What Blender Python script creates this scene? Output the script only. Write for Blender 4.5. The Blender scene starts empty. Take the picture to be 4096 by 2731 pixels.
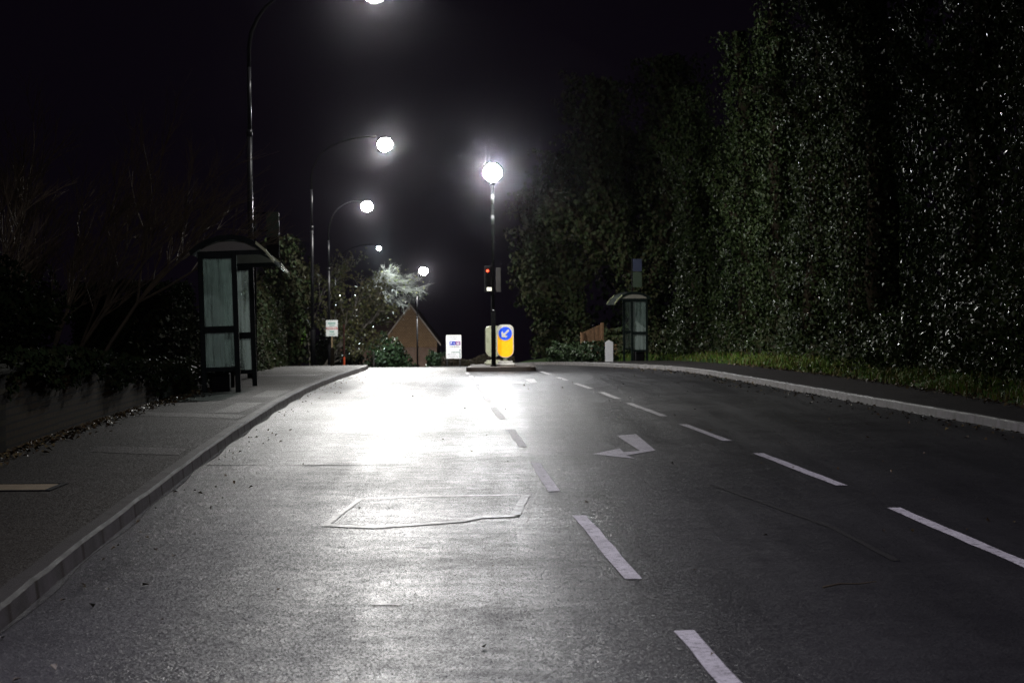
import bpy, math, random
import numpy as np
from mathutils import Vector, Matrix
random.seed(7)
rng = np.random.default_rng(11)
scene = bpy.context.scene
COL = scene.collection
R = math.radians
PI = math.pi

# ------------------------------------------------------------------ terrain
def G(X, Y):
    """height of the road surface: level near by, over a gentle crest, then down the hill"""
    Y = min(Y, 150.0)
    t = max(0.0, Y - 28.0)
    z = -.000228 * min(t, 62.0) ** 2
    if Y > 90:
        u = Y - 90.0
        z += -.0283 * u - .0006 * u * u
    s = min(1, max(0, (Y - 40) / 40.0)); s = s * s * (3 - 2 * s)
    return z + .008 * max(-8, min(8, X)) * s

def line(pts):
    ys = [p[0] for p in pts]; xs = [p[1] for p in pts]
    return lambda y: float(np.interp(y, ys, xs))
kerbL = line([(-30,-1.3),(-10,-1.9),(5,-2.2),(10.7,-2.39),(13.1,-2.53),(16.2,-2.69),(20.8,-2.92),(25.9,-3.14),(33.6,-3.43),(40.1,-3.62),(47,-3.75),(53.4,-3.86),(60,-3.99),(66,-4.2),(72,-4.5),(78,-4.95),(84,-5.5),(90,-6.2),(110,-9.2),(130,-13),(150,-17.5)])
kerbR = line([(-30,8.1),(-10,7.3),(5,6.75),(15,6.38),(26.3,5.85),(33.7,5.3),(41.4,4.89),(46.8,4.66),(51.7,4.5),(56,4.3),(60.6,3.85),(64,3.3),(68,2.72),(74,2.12),(79,1.7),(90,.3),(110,-3),(130,-7),(150,-11.5)])
backR = line([(-30,9.6),(-10,8.7),(10,7.75),(26,7.05),(30.5,6.85),(34.8,6.75),(42.7,6.6),(52.4,6.2),(60,5.9),(68,5.5),(80,5.2),(85,4.3),(90,2.3),(110,-1),(130,-5),(150,-9.5)])
backL = line([(-30,-4.0),(-10,-4.4),(10,-4.62),(21.8,-4.9),(27.3,-5.1),(37.2,-5.34),(45,-5.75),(60,-6.35),(78,-7.5),(90,-8.8),(110,-11.8),(130,-15.6),(150,-20)])

# ------------------------------------------------------------------ materials
MATS = {}
def principled(name, color, rough=.6, metal=0., spec=.5, **kw):
    m = bpy.data.materials.new(name); m.use_nodes = True
    b = m.node_tree.nodes['Principled BSDF']
    b.inputs['Base Color'].default_value = (*color, 1)
    b.inputs['Roughness'].default_value = rough
    b.inputs['Metallic'].default_value = metal
    b.inputs['Specular IOR Level'].default_value = spec
    MATS[name] = m
    return m, m.node_tree, b
def node(nt, typ, **kw):
    n = nt.nodes.new(typ)
    for k, v in kw.items():
        if k in n.inputs: n.inputs[k].default_value = v
        else: setattr(n, k, v)
    return n
def noise(nt, scale, detail=3., rough=.55, vec=None):
    n = node(nt, 'ShaderNodeTexNoise'); n.inputs['Scale'].default_value = scale
    n.inputs['Detail'].default_value = detail; n.inputs['Roughness'].default_value = rough
    if vec is None:
        tc = node(nt, 'ShaderNodeTexCoord'); vec = tc.outputs['Object']
    nt.links.new(vec, n.inputs['Vector'])
    return n.outputs['Fac']
def ramp(nt, fac, stops):
    r = node(nt, 'ShaderNodeValToRGB')
    els = r.color_ramp.elements
    while len(els) < len(stops): els.new(.5)
    for e, (p, c) in zip(els, stops):
        e.position = p; e.color = (*c, 1) if len(c) == 3 else c
    nt.links.new(fac, r.inputs['Fac'])
    return r.outputs['Color']
def mrange(nt, fac, a, b, c, d):
    r = node(nt, 'ShaderNodeMapRange')
    for k, v in zip(('From Min','From Max','To Min','To Max'), (a,b,c,d)): r.inputs[k].default_value = v
    nt.links.new(fac, r.inputs['Value'])
    return r.outputs['Result']
def mix(nt, fac, a, b, blend='MIX'):
    n = node(nt, 'ShaderNodeMix'); n.data_type = 'RGBA'; n.blend_type = blend
    if isinstance(fac, (int, float)): n.inputs[0].default_value = fac
    else: nt.links.new(fac, n.inputs[0])
    for k, v in ((6, a), (7, b)):
        if isinstance(v, tuple): n.inputs[k].default_value = (*v, 1)
        else: nt.links.new(v, n.inputs[k])
    return n.outputs[2]
def math_(nt, op, a, b=None, c=None):
    n = node(nt, 'ShaderNodeMath'); n.operation = op
    for i, v in enumerate((a, b, c)):
        if v is None: continue
        if isinstance(v, (int, float)): n.inputs[i].default_value = v
        else: nt.links.new(v, n.inputs[i])
    return n.outputs[0]
def bump(nt, b, h, strength, dist, prev=None):
    n = node(nt, 'ShaderNodeBump'); n.inputs['Strength'].default_value = strength; n.inputs['Distance'].default_value = dist
    nt.links.new(h, n.inputs['Height'])
    if prev is not None: nt.links.new(prev, n.inputs['Normal'])
    nt.links.new(n.outputs['Normal'], b.inputs['Normal'])
    return n.outputs['Normal']
def simple(name, color, rough=.6, metal=0., spec=.5, var=.25, scale=6., bs=0., bscale=60.):
    m, nt, b = principled(name, color, rough, metal, spec)
    f = noise(nt, scale, 4)
    lo = tuple(c * (1 - var) for c in color); hi = tuple(min(1, c * (1 + var)) for c in color)
    nt.links.new(ramp(nt, f, [(.3, lo), (.7, hi)]), b.inputs['Base Color'])
    nt.links.new(mrange(nt, f, .3, .7, max(0, rough - .08), min(1, rough + .08)), b.inputs['Roughness'])
    if bs: bump(nt, b, noise(nt, bscale, 4), bs, .01)
    return m
def glow_bowl(name, color, strength):
    """clear glowing bowl: gives off light and lets the lamp inside shine through"""
    m = emitter(name, color, strength); nt = m.node_tree
    e = [n for n in nt.nodes if n.type == 'EMISSION'][0]; o = [n for n in nt.nodes if n.type == 'OUTPUT_MATERIAL'][0]
    t = node(nt, 'ShaderNodeBsdfTransparent'); ad = node(nt, 'ShaderNodeAddShader')
    nt.links.new(e.outputs[0], ad.inputs[0]); nt.links.new(t.outputs[0], ad.inputs[1]); nt.links.new(ad.outputs[0], o.inputs['Surface'])
    return m
def emitter(name, color, strength):
    m = bpy.data.materials.new(name); m.use_nodes = True
    nt = m.node_tree; nt.nodes.clear()
    e = node(nt, 'ShaderNodeEmission'); e.inputs['Color'].default_value = (*color, 1); e.inputs['Strength'].default_value = strength
    o = node(nt, 'ShaderNodeOutputMaterial'); nt.links.new(e.outputs[0], o.inputs['Surface'])
    MATS[name] = m
    return m

def asphalt():
    m, nt, b = principled('wet_asphalt', (.04,.04,.042), .4)
    tc = node(nt, 'ShaderNodeTexCoord').outputs['Object']
    big = noise(nt, .35, 4, .6, tc); mid = noise(nt, 5, 4, .6, tc)
    vor = node(nt, 'ShaderNodeTexVoronoi'); vor.inputs['Scale'].default_value = 140; nt.links.new(tc, vor.inputs['Vector'])
    grain = noise(nt, 160, 3, .7, tc)
    stone = ramp(nt, vor.outputs['Color'], [(.2,(.014,.0135,.0155)),(.55,(.026,.025,.028)),(.9,(.065,.063,.068))])
    c = mix(nt, .55, stone, ramp(nt, grain, [(.3,(.009,.009,.01)),(.7,(.042,.041,.045))]))
    c = mix(nt, mrange(nt, mid, .35, .7, 0, .45), c, (.014,.014,.016))
    mp = node(nt, 'ShaderNodeMapping'); mp.inputs['Scale'].default_value = (1.5, .05, 1); nt.links.new(tc, mp.inputs['Vector'])
    track = noise(nt, 1.0, 4, .6, mp.outputs['Vector'])
    mp2 = node(nt, 'ShaderNodeMapping'); mp2.inputs['Scale'].default_value = (.5, 1.6, 1); nt.links.new(tc, mp2.inputs['Vector'])
    blot = noise(nt, 1.1, 5, .65, mp2.outputs['Vector'])
    c = mix(nt, mrange(nt, track, .42, .62, 0, .5), c, (.011,.0105,.013))
    nt.links.new(c, b.inputs['Base Color'])
    b.inputs['Specular IOR Level'].default_value = .31
    rr = math_(nt, 'ADD', mrange(nt, big, .3, .7, ASP_R0, ASP_R1), mrange(nt, mid, .3, .7, -.05, .05))
    rr = math_(nt, 'ADD', rr, math_(nt, 'ADD', mrange(nt, track, .35, .65, .05, -.05), mrange(nt, blot, .35, .65, .018, -.018)))
    nt.links.new(rr, b.inputs['Roughness'])
    # every chipping is a small wet facet with a tilt of its own, so the lamps break into glints
    geo = node(nt, 'ShaderNodeNewGeometry')
    vm = lambda op, p, q: (lambda n: (setattr(n, 'operation', op), [nt.links.new(v, n.inputs[i]) if not isinstance(v, tuple) else setattr(n.inputs[i], 'default_value', v) for i, v in enumerate((p, q))], n.outputs[0])[2])(node(nt, 'ShaderNodeVectorMath'))
    tilt = vm('MULTIPLY', vm('SUBTRACT', vor.outputs['Color'], (.5,.5,.5)), (ASP_B, ASP_B, .0))
    vor2 = node(nt, 'ShaderNodeTexVoronoi'); vor2.inputs['Scale'].default_value = 290; nt.links.new(tc, vor2.inputs['Vector'])
    tilt2 = vm('MULTIPLY', vm('SUBTRACT', vor2.outputs['Color'], (.5,.5,.5)), (ASP_B*.7, ASP_B*.7, .0))
    nn = vm('NORMALIZE', vm('ADD', vm('ADD', geo.outputs['Normal'], tilt), tilt2), (0.,0.,0.))
    nt.links.new(nn, b.inputs['Normal'])
    return m
ASP_R0, ASP_R1, ASP_B = .37, .47, .5
M_ASPH = asphalt()
def tarmac(name, c0, c1, r0, r1, spec=.05):
    m, nt, b = principled(name, c0, .6)
    tc = node(nt, 'ShaderNodeTexCoord').outputs['Object']
    big = noise(nt, .8, 5, .6, tc); fine = noise(nt, 110, 3, .7, tc)
    c = mix(nt, .5, ramp(nt, big, [(.3, c0), (.7, c1)]), ramp(nt, fine, [(.3, tuple(x*.4 for x in c0)), (.72, tuple(x*1.8 for x in c1))]))
    nt.links.new(c, b.inputs['Base Color'])
    nt.links.new(mrange(nt, big, .3, .7, r0, r1), b.inputs['Roughness'])
    b.inputs['Specular IOR Level'].default_value = spec
    med = noise(nt, 9, 5, .7, tc)
    c = mix(nt, mrange(nt, med, .38, .66, 0, .55), c, tuple(x*.45 for x in c0))
    nt.links.new(c, b.inputs['Base Color'])
    vor = node(nt, 'ShaderNodeTexVoronoi'); vor.inputs['Scale'].default_value = 120; nt.links.new(tc, vor.inputs['Vector'])
    vs_ = [node(nt, 'ShaderNodeVectorMath') for _ in range(4)]
    for v_, op in zip(vs_, ('SUBTRACT', 'MULTIPLY', 'ADD', 'NORMALIZE')): v_.operation = op
    nt.links.new(vor.outputs['Color'], vs_[0].inputs[0]); vs_[0].inputs[1].default_value = (.5,.5,.5)
    nt.links.new(vs_[0].outputs[0], vs_[1].inputs[0]); vs_[1].inputs[1].default_value = (.7,.7,0)
    geo = node(nt, 'ShaderNodeNewGeometry'); nt.links.new(vs_[1].outputs[0], vs_[2].inputs[0]); nt.links.new(geo.outputs['Normal'], vs_[2].inputs[1])
    nt.links.new(vs_[2].outputs[0], vs_[3].inputs[0]); nt.links.new(vs_[3].outputs[0], b.inputs['Normal'])
    return m
M_PAVE = tarmac('pavement_tarmac', (.017,.0145,.0115), (.03,.026,.02), .54, .68, .075)
M_PAVE_R = tarmac('dark_pavement_tarmac', (.022,.02,.02), (.036,.032,.031), .55, .75)
M_PATCH = tarmac('relaid_tarmac', (.03,.027,.023), (.045,.04,.034), .48, .6, .11)
M_SOIL = tarmac('soil', (.018,.014,.009), (.035,.028,.018), .8, .95)
M_TURF = tarmac('turf', (.02,.042,.008), (.04,.075,.014), .8, .95)
def kerbmat(name, dark, jt=.95, f=1.):
    m, nt, b = principled(name, (.2,.19,.18), .5, 0., .18)
    tc = node(nt, 'ShaderNodeTexCoord').outputs['Object']
    sep = node(nt, 'ShaderNodeSeparateXYZ'); nt.links.new(tc, sep.inputs[0])
    n = noise(nt, 3.5, 5, .65, tc)
    yj = math_(nt, 'ADD', sep.outputs['Y'], math_(nt, 'MULTIPLY', n, .06))
    fr = math_(nt, 'FRACT', math_(nt, 'DIVIDE', yj, .915))
    d = math_(nt, 'ABSOLUTE', math_(nt, 'SUBTRACT', fr, .5))
    joint = mrange(nt, d, .42, .47, 0, 1)
    stain = mrange(nt, n, .36, .62, 0, 1)
    c = mix(nt, stain, tuple(x*f for x in (.085,.078,.072)), tuple(x*f for x in (.2,.185,.185)))
    c = mix(nt, math_(nt, 'MULTIPLY', joint, jt), c, (.035,.025,.012))
    fine = noise(nt, 90, 4, .6, tc)
    c = mix(nt, mrange(nt, fine, .35, .7, .0, .35), c, dark)
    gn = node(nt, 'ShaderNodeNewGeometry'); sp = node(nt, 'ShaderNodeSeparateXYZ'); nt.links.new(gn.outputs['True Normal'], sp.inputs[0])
    c = mix(nt, mrange(nt, sp.outputs['Z'], .35, .6, 0, .93), c, (.014,.012,.01))   # top faces painted darker, to keep them dim under the lamps
    nt.links.new(c, b.inputs['Base Color'])
    nt.links.new(mrange(nt, n, .3, .7, .55, .7), b.inputs['Roughness'])
    bump(nt, b, fine, .5, .006)
    return m
M_KERB = kerbmat('kerb_concrete', (.06,.05,.04)); M_KERB_R = kerbmat('pale_kerb_concrete', (.09,.08,.075), .4, 1.15)
def paint():
    m, nt, b = principled('road_paint', (.7,.68,.7), .55)
    tc = node(nt, 'ShaderNodeTexCoord').outputs['Object']
    w = noise(nt, 28, 5, .7, tc); w2 = noise(nt, 3, 4, .6, tc); gr = noise(nt, 170, 2, .6, tc)
    c = ramp(nt, w2, [(.3,(.5,.48,.5)),(.65,(.72,.7,.72))])
    c = mix(nt, mrange(nt, w, .5, .68, 0, .8), c, (.12,.115,.115))
    c = mix(nt, mrange(nt, gr, .5, .75, 0, .5), c, (.28,.27,.28))
    ch = noise(nt, 17, 7, .75, tc)
    c = mix(nt, mrange(nt, ch, .56, .6, 0, .8), c, (.05,.05,.052))
    nt.links.new(c, b.inputs['Base Color'])
    bump(nt, b, gr, .35, .005)
    return m
M_PAINT = paint()
M_BAND = simple('bitumen_band', (.016,.016,.018), .41, var=.3, scale=14, bs=.25, bscale=40)
M_SEAM = simple('old_tar', (.013,.012,.013), .8, spec=.12, var=.3, scale=14)
M_WET = simple('wet_channel', (.03,.03,.03), .16, var=.4, scale=9, bs=.35, bscale=22)
def brick(name, c1, c2, mortar, scale, rough=.85, bw=.225, bh=.075, rot=None):
    m, nt, b = principled(name, c1, rough, 0., .08)
    tc = node(nt, 'ShaderNodeTexCoord').outputs['Object']
    sep = node(nt, 'ShaderNodeSeparateXYZ'); nt.links.new(tc, sep.inputs[0])
    cb = node(nt, 'ShaderNodeCombineXYZ')
    nt.links.new(sep.outputs['Y' if rot == 'Y' else 'X'], cb.inputs[0]); nt.links.new(sep.outputs['Z'], cb.inputs[1])
    t = node(nt, 'ShaderNodeTexBrick'); nt.links.new(cb.outputs[0], t.inputs['Vector'])
    t.inputs['Color1'].default_value = (*c1, 1); t.inputs['Color2'].default_value = (*c2, 1); t.inputs['Mortar'].default_value = (*mortar, 1)
    t.inputs['Scale'].default_value = scale; t.inputs['Brick Width'].default_value = bw; t.inputs['Row Height'].default_value = bh
    t.inputs['Mortar Size'].default_value = .013
    n = noise(nt, 2.2, 5, .65, tc)
    c = mix(nt, mrange(nt, n, .4, .7, 0, .6), t.outputs['Color'], tuple(x*.5 for x in c1))
    nt.links.new(c, b.inputs['Base Color'])
    inv = math_(nt, 'SUBTRACT', 1., t.outputs['Fac'])
    bump(nt, b, inv, .8, .012)
    return m
M_WALL = brick('mossy_brick', (.085,.05,.01), (.06,.04,.007), (.006,.004,.001), 1, .9, rot='Y')
M_COPE = simple('mossy_coping', (.016,.018,.008), .95, spec=.1, var=.4, scale=5, bs=.5)
M_HBRICK = brick('house_brick', (.34,.2,.145), (.27,.16,.12), (.3,.26,.22), 1)
M_HTILE = brick('hung_tile', (.4,.26,.15), (.33,.21,.12), (.16,.1,.06), 1, .8, .17, .11)
M_RTILE = brick('roof_tile', (.13,.085,.075), (.1,.07,.062), (.045,.03,.028), 1, .8, .2, .16, 'Y')
def leafmat(name, cols, rough, spec=.5, trans=.0):
    m, nt, b = principled(name, cols[0], rough, 0, spec)
    g = node(nt, 'ShaderNodeNewGeometry')
    n = len(cols)
    c = ramp(nt, g.outputs['Random Per Island'], [(i / max(1, n - 1), cols[i]) for i in range(n)])
    nt.links.new(c, b.inputs['Base Color'])
    nt.links.new(mrange(nt, g.outputs['Random Per Island'], 0, 1, rough - .08, rough + .14), b.inputs['Roughness'])
    return m
M_IVY = leafmat('ivy_leaf', [(.012,.026,.006),(.028,.046,.011),(.02,.034,.009),(.044,.064,.018),(.034,.03,.013)], .33, .22)
M_IVYM = leafmat('soft_ivy_leaf', [(.013,.025,.008),(.03,.045,.014),(.022,.033,.011),(.047,.06,.022)], .36, .15)
M_IVYD = leafmat('dull_ivy_leaf', [(.014,.024,.008),(.024,.038,.012),(.032,.034,.013),(.02,.018,.009)], .6, .15)
M_DULL = leafmat('dull_garden_leaf', [(.01,.018,.006),(.018,.03,.01),(.02,.02,.008)], .8, .05)
M_GLOSS = leafmat('glossy_tree_leaf', [(.08,.09,.035),(.14,.13,.06),(.1,.13,.045),(.2,.17,.09)], .22, .5)
M_BUSH = leafmat('bush_leaf', [(.018,.036,.014),(.032,.056,.022),(.055,.085,.036)], .42, .3)
M_LIME = leafmat('bright_leaf', [(.1,.24,.02),(.16,.34,.03),(.08,.18,.02)], .5)
M_GRASS = leafmat('grass_blade', [(.036,.085,.01),(.066,.135,.014),(.1,.16,.02),(.12,.1,.025),(.08,.055,.02)], .6, .2)
M_DEAD = leafmat('dead_leaf', [(.06,.037,.015),(.1,.065,.025),(.035,.022,.01),(.18,.14,.055),(.025,.017,.01)], .5)
M_BARK = simple('bark', (.018,.014,.009), .95, spec=.03, var=.4, scale=9, bs=.8, bscale=30)
M_TWIG = simple('twig_bark', (.15,.115,.07), .7, var=.35, scale=3)
M_SILVER = simple('silvery_twig_bark', (.15,.14,.13), .4, var=.3, scale=3)
M_PALETWIG = simple('pale_twig_bark', (.2,.18,.15), .5, var=.3, scale=3)
M_POLE = simple('black_pole_paint', (.007,.007,.008), .7, .0, .1, var=.2)
M_ARM = simple('shaded_black_paint', (.003,.003,.003), .9, spec=.03)  # black near the lamps, darkened in the colour so they don't brighten it
M_SHAFT = simple('black_shaft_paint', (.016,.016,.018), .34, .0, .35, var=.2)
M_GALV = simple('galvanised_steel', (.2,.2,.21), .38, .7, .5, var=.25, scale=5)
M_HEAD = simple('lantern_grey', (.1,.1,.105), .45, .3)
M_LENS = glow_bowl('lamp_lens_glow', (1,.985,.95), 40)
M_LENS_B = glow_bowl('far_lens_glow', (.8,1,.97), 22)
M_GLOBE = emitter('beacon_globe_glow', (.97,.98,1), 950)
M_GREEN = simple('dark_green_paint', (.0015,.008,.006), .5, 0, .12, var=.2)
M_TYMP = simple('cream_panel', (.3,.28,.22), .5, var=.15)
M_EDGE = simple('eave_strip', (.45,.47,.25), .35, .2)
def glass(nm='scratched_glazing', lo=.1, hi=.85):
    m = bpy.data.materials.new(nm); m.use_nodes = True
    nt = m.node_tree; nt.nodes.clear()
    tc = node(nt, 'ShaderNodeTexCoord').outputs['Object']
    mp = node(nt, 'ShaderNodeMapping'); mp.inputs['Scale'].default_value = (7, 7, .5); nt.links.new(tc, mp.inputs['Vector'])
    streak = noise(nt, 1.2, 5, .6, mp.outputs['Vector'])
    tr = node(nt, 'ShaderNodeBsdfTransparent'); tr.inputs['Color'].default_value = (.75,.82,.8,1)
    tl = node(nt, 'ShaderNodeBsdfTranslucent'); tl.inputs['Color'].default_value = (.44,.5,.48,1)
    df = node(nt, 'ShaderNodeBsdfDiffuse'); df.inputs['Color'].default_value = (.34,.36,.35,1)
    gl = node(nt, 'ShaderNodeBsdfGlossy'); gl.inputs['Roughness'].default_value = .12
    a = node(nt, 'ShaderNodeMixShader'); a.inputs[0].default_value = .3
    nt.links.new(tl.outputs[0], a.inputs[1]); nt.links.new(df.outputs[0], a.inputs[2])
    h = node(nt, 'ShaderNodeMixShader'); nt.links.new(mrange(nt, streak, .4, .62, lo, hi), h.inputs[0])
    nt.links.new(tr.outputs[0], h.inputs[1]); nt.links.new(a.outputs[0], h.inputs[2])
    fr = node(nt, 'ShaderNodeMixShader'); fr.inputs[0].default_value = .06
    nt.links.new(h.outputs[0], fr.inputs[1]); nt.links.new(gl.outputs[0], fr.inputs[2])
    o = node(nt, 'ShaderNodeOutputMaterial'); nt.links.new(fr.outputs[0], o.inputs['Surface'])
    return m
M_GLASS = glass(); M_ROOFGLAZE = glass('smoked_roof_glazing', .1, .28)
M_WHITE = simple('white_paint', (.88,.88,.88), .5, var=.05)
M_CREAM = simple('aged_cream_plastic', (.42,.42,.3), .5, var=.2, scale=9)
M_CONC = simple('concrete', (.2,.19,.17), .75, var=.3, scale=6, bs=.4)
M_ISLE = simple('island_paving', (.04,.028,.022), .65, var=.3, scale=8, bs=.4)
M_WOOD = simple('weathered_wood', (.24,.17,.09), .75, var=.3, scale=12)
M_FENCE = simple('brown_fence_timber', (.2,.11,.055), .75, var=.35, scale=10)
M_RUST = simple('rusty_red_paint', (.06,.016,.01), .7, var=.3)
M_ORANGE = simple('orange_band', (.8,.12,.04), .5, var=.1)
M_COVER = simple('yellowed_concrete_lid', (.17,.13,.065), .7, var=.2, scale=8, bs=.4)
M_BLACK = simple('matt_black', (.004,.004,.0045), .8, spec=.12)
M_GREYP = simple('grey_board', (.03,.028,.027), .7, spec=.15)
M_BLUE = simple('sign_blue', (.01,.05,.5), .4, var=.05)
M_NAVY = simple('flag_navy', (.004,.02,.09), .4, var=.1)
M_FLAGGREEN = simple('flag_green', (.02,.06,.012), .45, var=.15)
M_PURPLE = simple('sign_purple', (.26,.09,.3), .45, var=.05)
M_TEXT = simple('sign_dark_text', (.06,.07,.1), .5, var=.05)
M_TEXTG = simple('board_faded_green', (.18,.4,.34), .5, var=.2)
M_TEXTR = simple('board_faded_red', (.5,.16,.16), .5, var=.15)
M_TEAL = simple('sign_teal_line', (.03,.16,.15), .5, var=.05)
M_BOARD = simple('faded_white_board', (.72,.76,.74), .5, var=.08)
M_RED = emitter('red_signal_glow', (1,.05,.02), 9)
M_LITBOX = emitter('lit_box_glow', (1,.97,.8), 1.5)
def lit(name, col, s):
    m, nt, b = principled(name, col, .35)
    b.inputs['Emission Color'].default_value = (*col, 1); b.inputs['Emission Strength'].default_value = s
    f = noise(nt, 9, 4); c = ramp(nt, f, [(.3, tuple(x*.85 for x in col)), (.7, col)])
    nt.links.new(c, b.inputs['Base Color']); nt.links.new(c, b.inputs['Emission Color'])
    return m
M_LYEL = lit('lit_yellow_plastic', (.95,.42,.004), 1.0)
M_LWHT = lit('lit_white_plastic', (.7,.67,.58), .28)
M_LBLU = lit('lit_blue_plastic', (.012,.07,.62), 1.0)

# ------------------------------------------------------------------ mesh helpers
class MB:
    def __init__(s): s.v = []; s.f = []; s.mi = []
    def add(s, verts, faces, mi=0):
        o = len(s.v); s.v += [tuple(v) for v in verts]
        s.f += [tuple(i + o for i in f) for f in faces]; s.mi += [mi] * len(faces)
        return s
    def box(s, x0, x1, y0, y1, z0, z1, mi=0, bev=0.):
        if bev:
            b = min(bev, (x1-x0)/2.2, (y1-y0)/2.2, (z1-z0)/2.2)
            ring = lambda z, e: [(x0+b+e*-b if 0 else x0+(b if e else 0), y0+(0 if e else b)*0+(b if e else 0), z)]
            def r(z, i):  # octagonal outline, inset by i
                return [(x0+b+i*0, y0+i, z), (x1-b, y0+i, z), (x1-i, y0+b, z), (x1-i, y1-b, z), (x1-b, y1-i, z), (x0+b, y1-i, z), (x0+i, y1-b, z), (x0+i, y0+b, z)]
            rings = [r(z0, b*.6), r(z0+b, 0), r(z1-b, 0), r(z1, b*.6)]
            V = [p for q in rings for p in q]; F = []
            for k in range(3):
                for j in range(8): F.append((k*8+j, k*8+(j+1) % 8, (k+1)*8+(j+1) % 8, (k+1)*8+j))
            F.append(tuple(range(7, -1, -1))); F.append(tuple(range(24, 32)))
            return s.add(V, F, mi)
        V = [(x0,y0,z0),(x1,y0,z0),(x1,y1,z0),(x0,y1,z0),(x0,y0,z1),(x1,y0,z1),(x1,y1,z1),(x0,y1,z1)]
        return s.add(V, [(3,2,1,0),(4,5,6,7),(0,1,5,4),(1,2,6,5),(2,3,7,6),(3,0,4,7)], mi)
    def tube(s, pts, rad, n=8, cap=True, mi=0):
        pts = [Vector(p) for p in pts]
        if not hasattr(rad, '__len__'): rad = [rad] * len(pts)
        V = []; F = []; prev = None
        for i, p in enumerate(pts):
            d = (pts[min(i+1, len(pts)-1)] - pts[max(i-1, 0)]).normalized()
            a = Vector((0,1,0)) if abs(d.y) < .9 else Vector((1,0,0))
            if prev is not None: a = prev
            u = (a - d * a.dot(d)).normalized(); w = d.cross(u); prev = u
            for j in range(n):
                t = 2*PI*j/n
                V.append(p + (u*math.cos(t) + w*math.sin(t)) * rad[i])
        for i in range(len(pts)-1):
            for j in range(n): F.append((i*n+j, i*n+(j+1) % n, (i+1)*n+(j+1) % n, (i+1)*n+j))
        if cap: F.append(tuple(range(n-1, -1, -1))); F.append(tuple(range((len(pts)-1)*n, len(pts)*n)))
        return s.add(V, F, mi)
    def lathe(s, c, prof, n=20, mi=0):
        V = []; F = []
        for (r, z) in prof:
            for j in range(n): V.append((c[0]+r*math.cos(2*PI*j/n), c[1]+r*math.sin(2*PI*j/n), c[2]+z))
        k = len(prof)
        for i in range(k-1):
            for j in range(n): F.append((i*n+j, i*n+(j+1) % n, (i+1)*n+(j+1) % n, (i+1)*n+j))
        F.append(tuple(range(n-1, -1, -1))); F.append(tuple(range((k-1)*n, k*n)))
        return s.add(V, F, mi)
    def prism(s, poly, y0, y1, mi=0):
        """poly in (x, z), extruded along y"""
        n = len(poly)
        V = [(x, y0, z) for x, z in poly] + [(x, y1, z) for x, z in poly]
        F = [tuple(range(n)), tuple(range(2*n-1, n-1, -1))] + [(i, i+n, (i+1) % n + n, (i+1) % n) for i in range(n)]
        return s.add(V, F, mi)
    def build(s, name, mats, parent=None, loc=None, smooth=False):
        me = bpy.data.meshes.new(name); me.from_pydata(s.v, [], s.f); me.update()
        for m in (mats if isinstance(mats, (list, tuple)) else [mats]): me.materials.append(m)
        me.polygons.foreach_set('material_index', s.mi)
        if smooth: me.polygons.foreach_set('use_smooth', [True] * len(s.f))
        return link(name, me, parent, loc)
def link(name, me, parent=None, loc=None):
    o = bpy.data.objects.new(name, me); COL.objects.link(o)
    if parent is not None: o.parent = parent
    if loc is not None: o.location = loc
    return o
def thing(name, label, cat, loc=(0,0,0), rz=0., group=None):
    o = bpy.data.objects.new(name, None); COL.objects.link(o); o.location = loc; o.rotation_euler = (0,0,rz)
    o.empty_display_size = .2
    return tag(o, label, cat, group)
def tag(o, label, cat, group=None, kind=None):
    o['label'] = label; o['category'] = cat
    if group: o['group'] = group
    if kind: o['kind'] = kind
    return o
def struct(o): o['kind'] = 'structure'; return o
def np_mesh(name, V, Q, mat, parent=None, loc=None, smooth=False):
    me = bpy.data.meshes.new(name)
    k = Q.shape[1]
    me.vertices.add(len(V)); me.vertices.foreach_set('co', np.ascontiguousarray(V, dtype=np.float32).ravel())
    me.loops.add(Q.size); me.loops.foreach_set('vertex_index', np.ascontiguousarray(Q, dtype=np.int32).ravel())
    me.polygons.add(len(Q)); me.polygons.foreach_set('loop_start', np.arange(0, Q.size, k, dtype=np.int32))
    me.update(calc_edges=True); me.validate()
    me.materials.append(mat)
    return link(name, me, parent, loc)
def unit(a): return a / (np.linalg.norm(a, axis=1, keepdims=True) + 1e-9)
def leaves(name, P, N, size, mat, parent=None, aspect=.8, fold=.22, hang=False):
    """one small pointed folded leaf per point"""
    n = len(P)
    size = np.asarray(size).reshape(-1, 1) * np.ones((n, 1))
    t = unit(np.cross(N, rng.normal(size=(n, 3))))
    if hang: t = unit(np.array([0,0,-1.]) + .55*rng.normal(size=(n,3))); t = unit(t - N*(t*N).sum(1, keepdims=True))
    b = np.cross(N, t)
    base = P - t * size * .5; tip = P + t * size * .5 - N * size * .12
    l = P - t*size*.1 + b * size * aspect * .5 + N * size * fold; r = P - t*size*.1 - b * size * aspect * .5 + N * size * fold
    V = np.stack([base, l, tip, r], 1).reshape(-1, 3)
    i = np.arange(n)[:, None] * 4
    Q = np.concatenate([i + np.array([[0, 2, 1]]), i + np.array([[0, 3, 2]])], 1).reshape(-1, 3)
    return np_mesh(name, V, Q, mat, parent)
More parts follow.
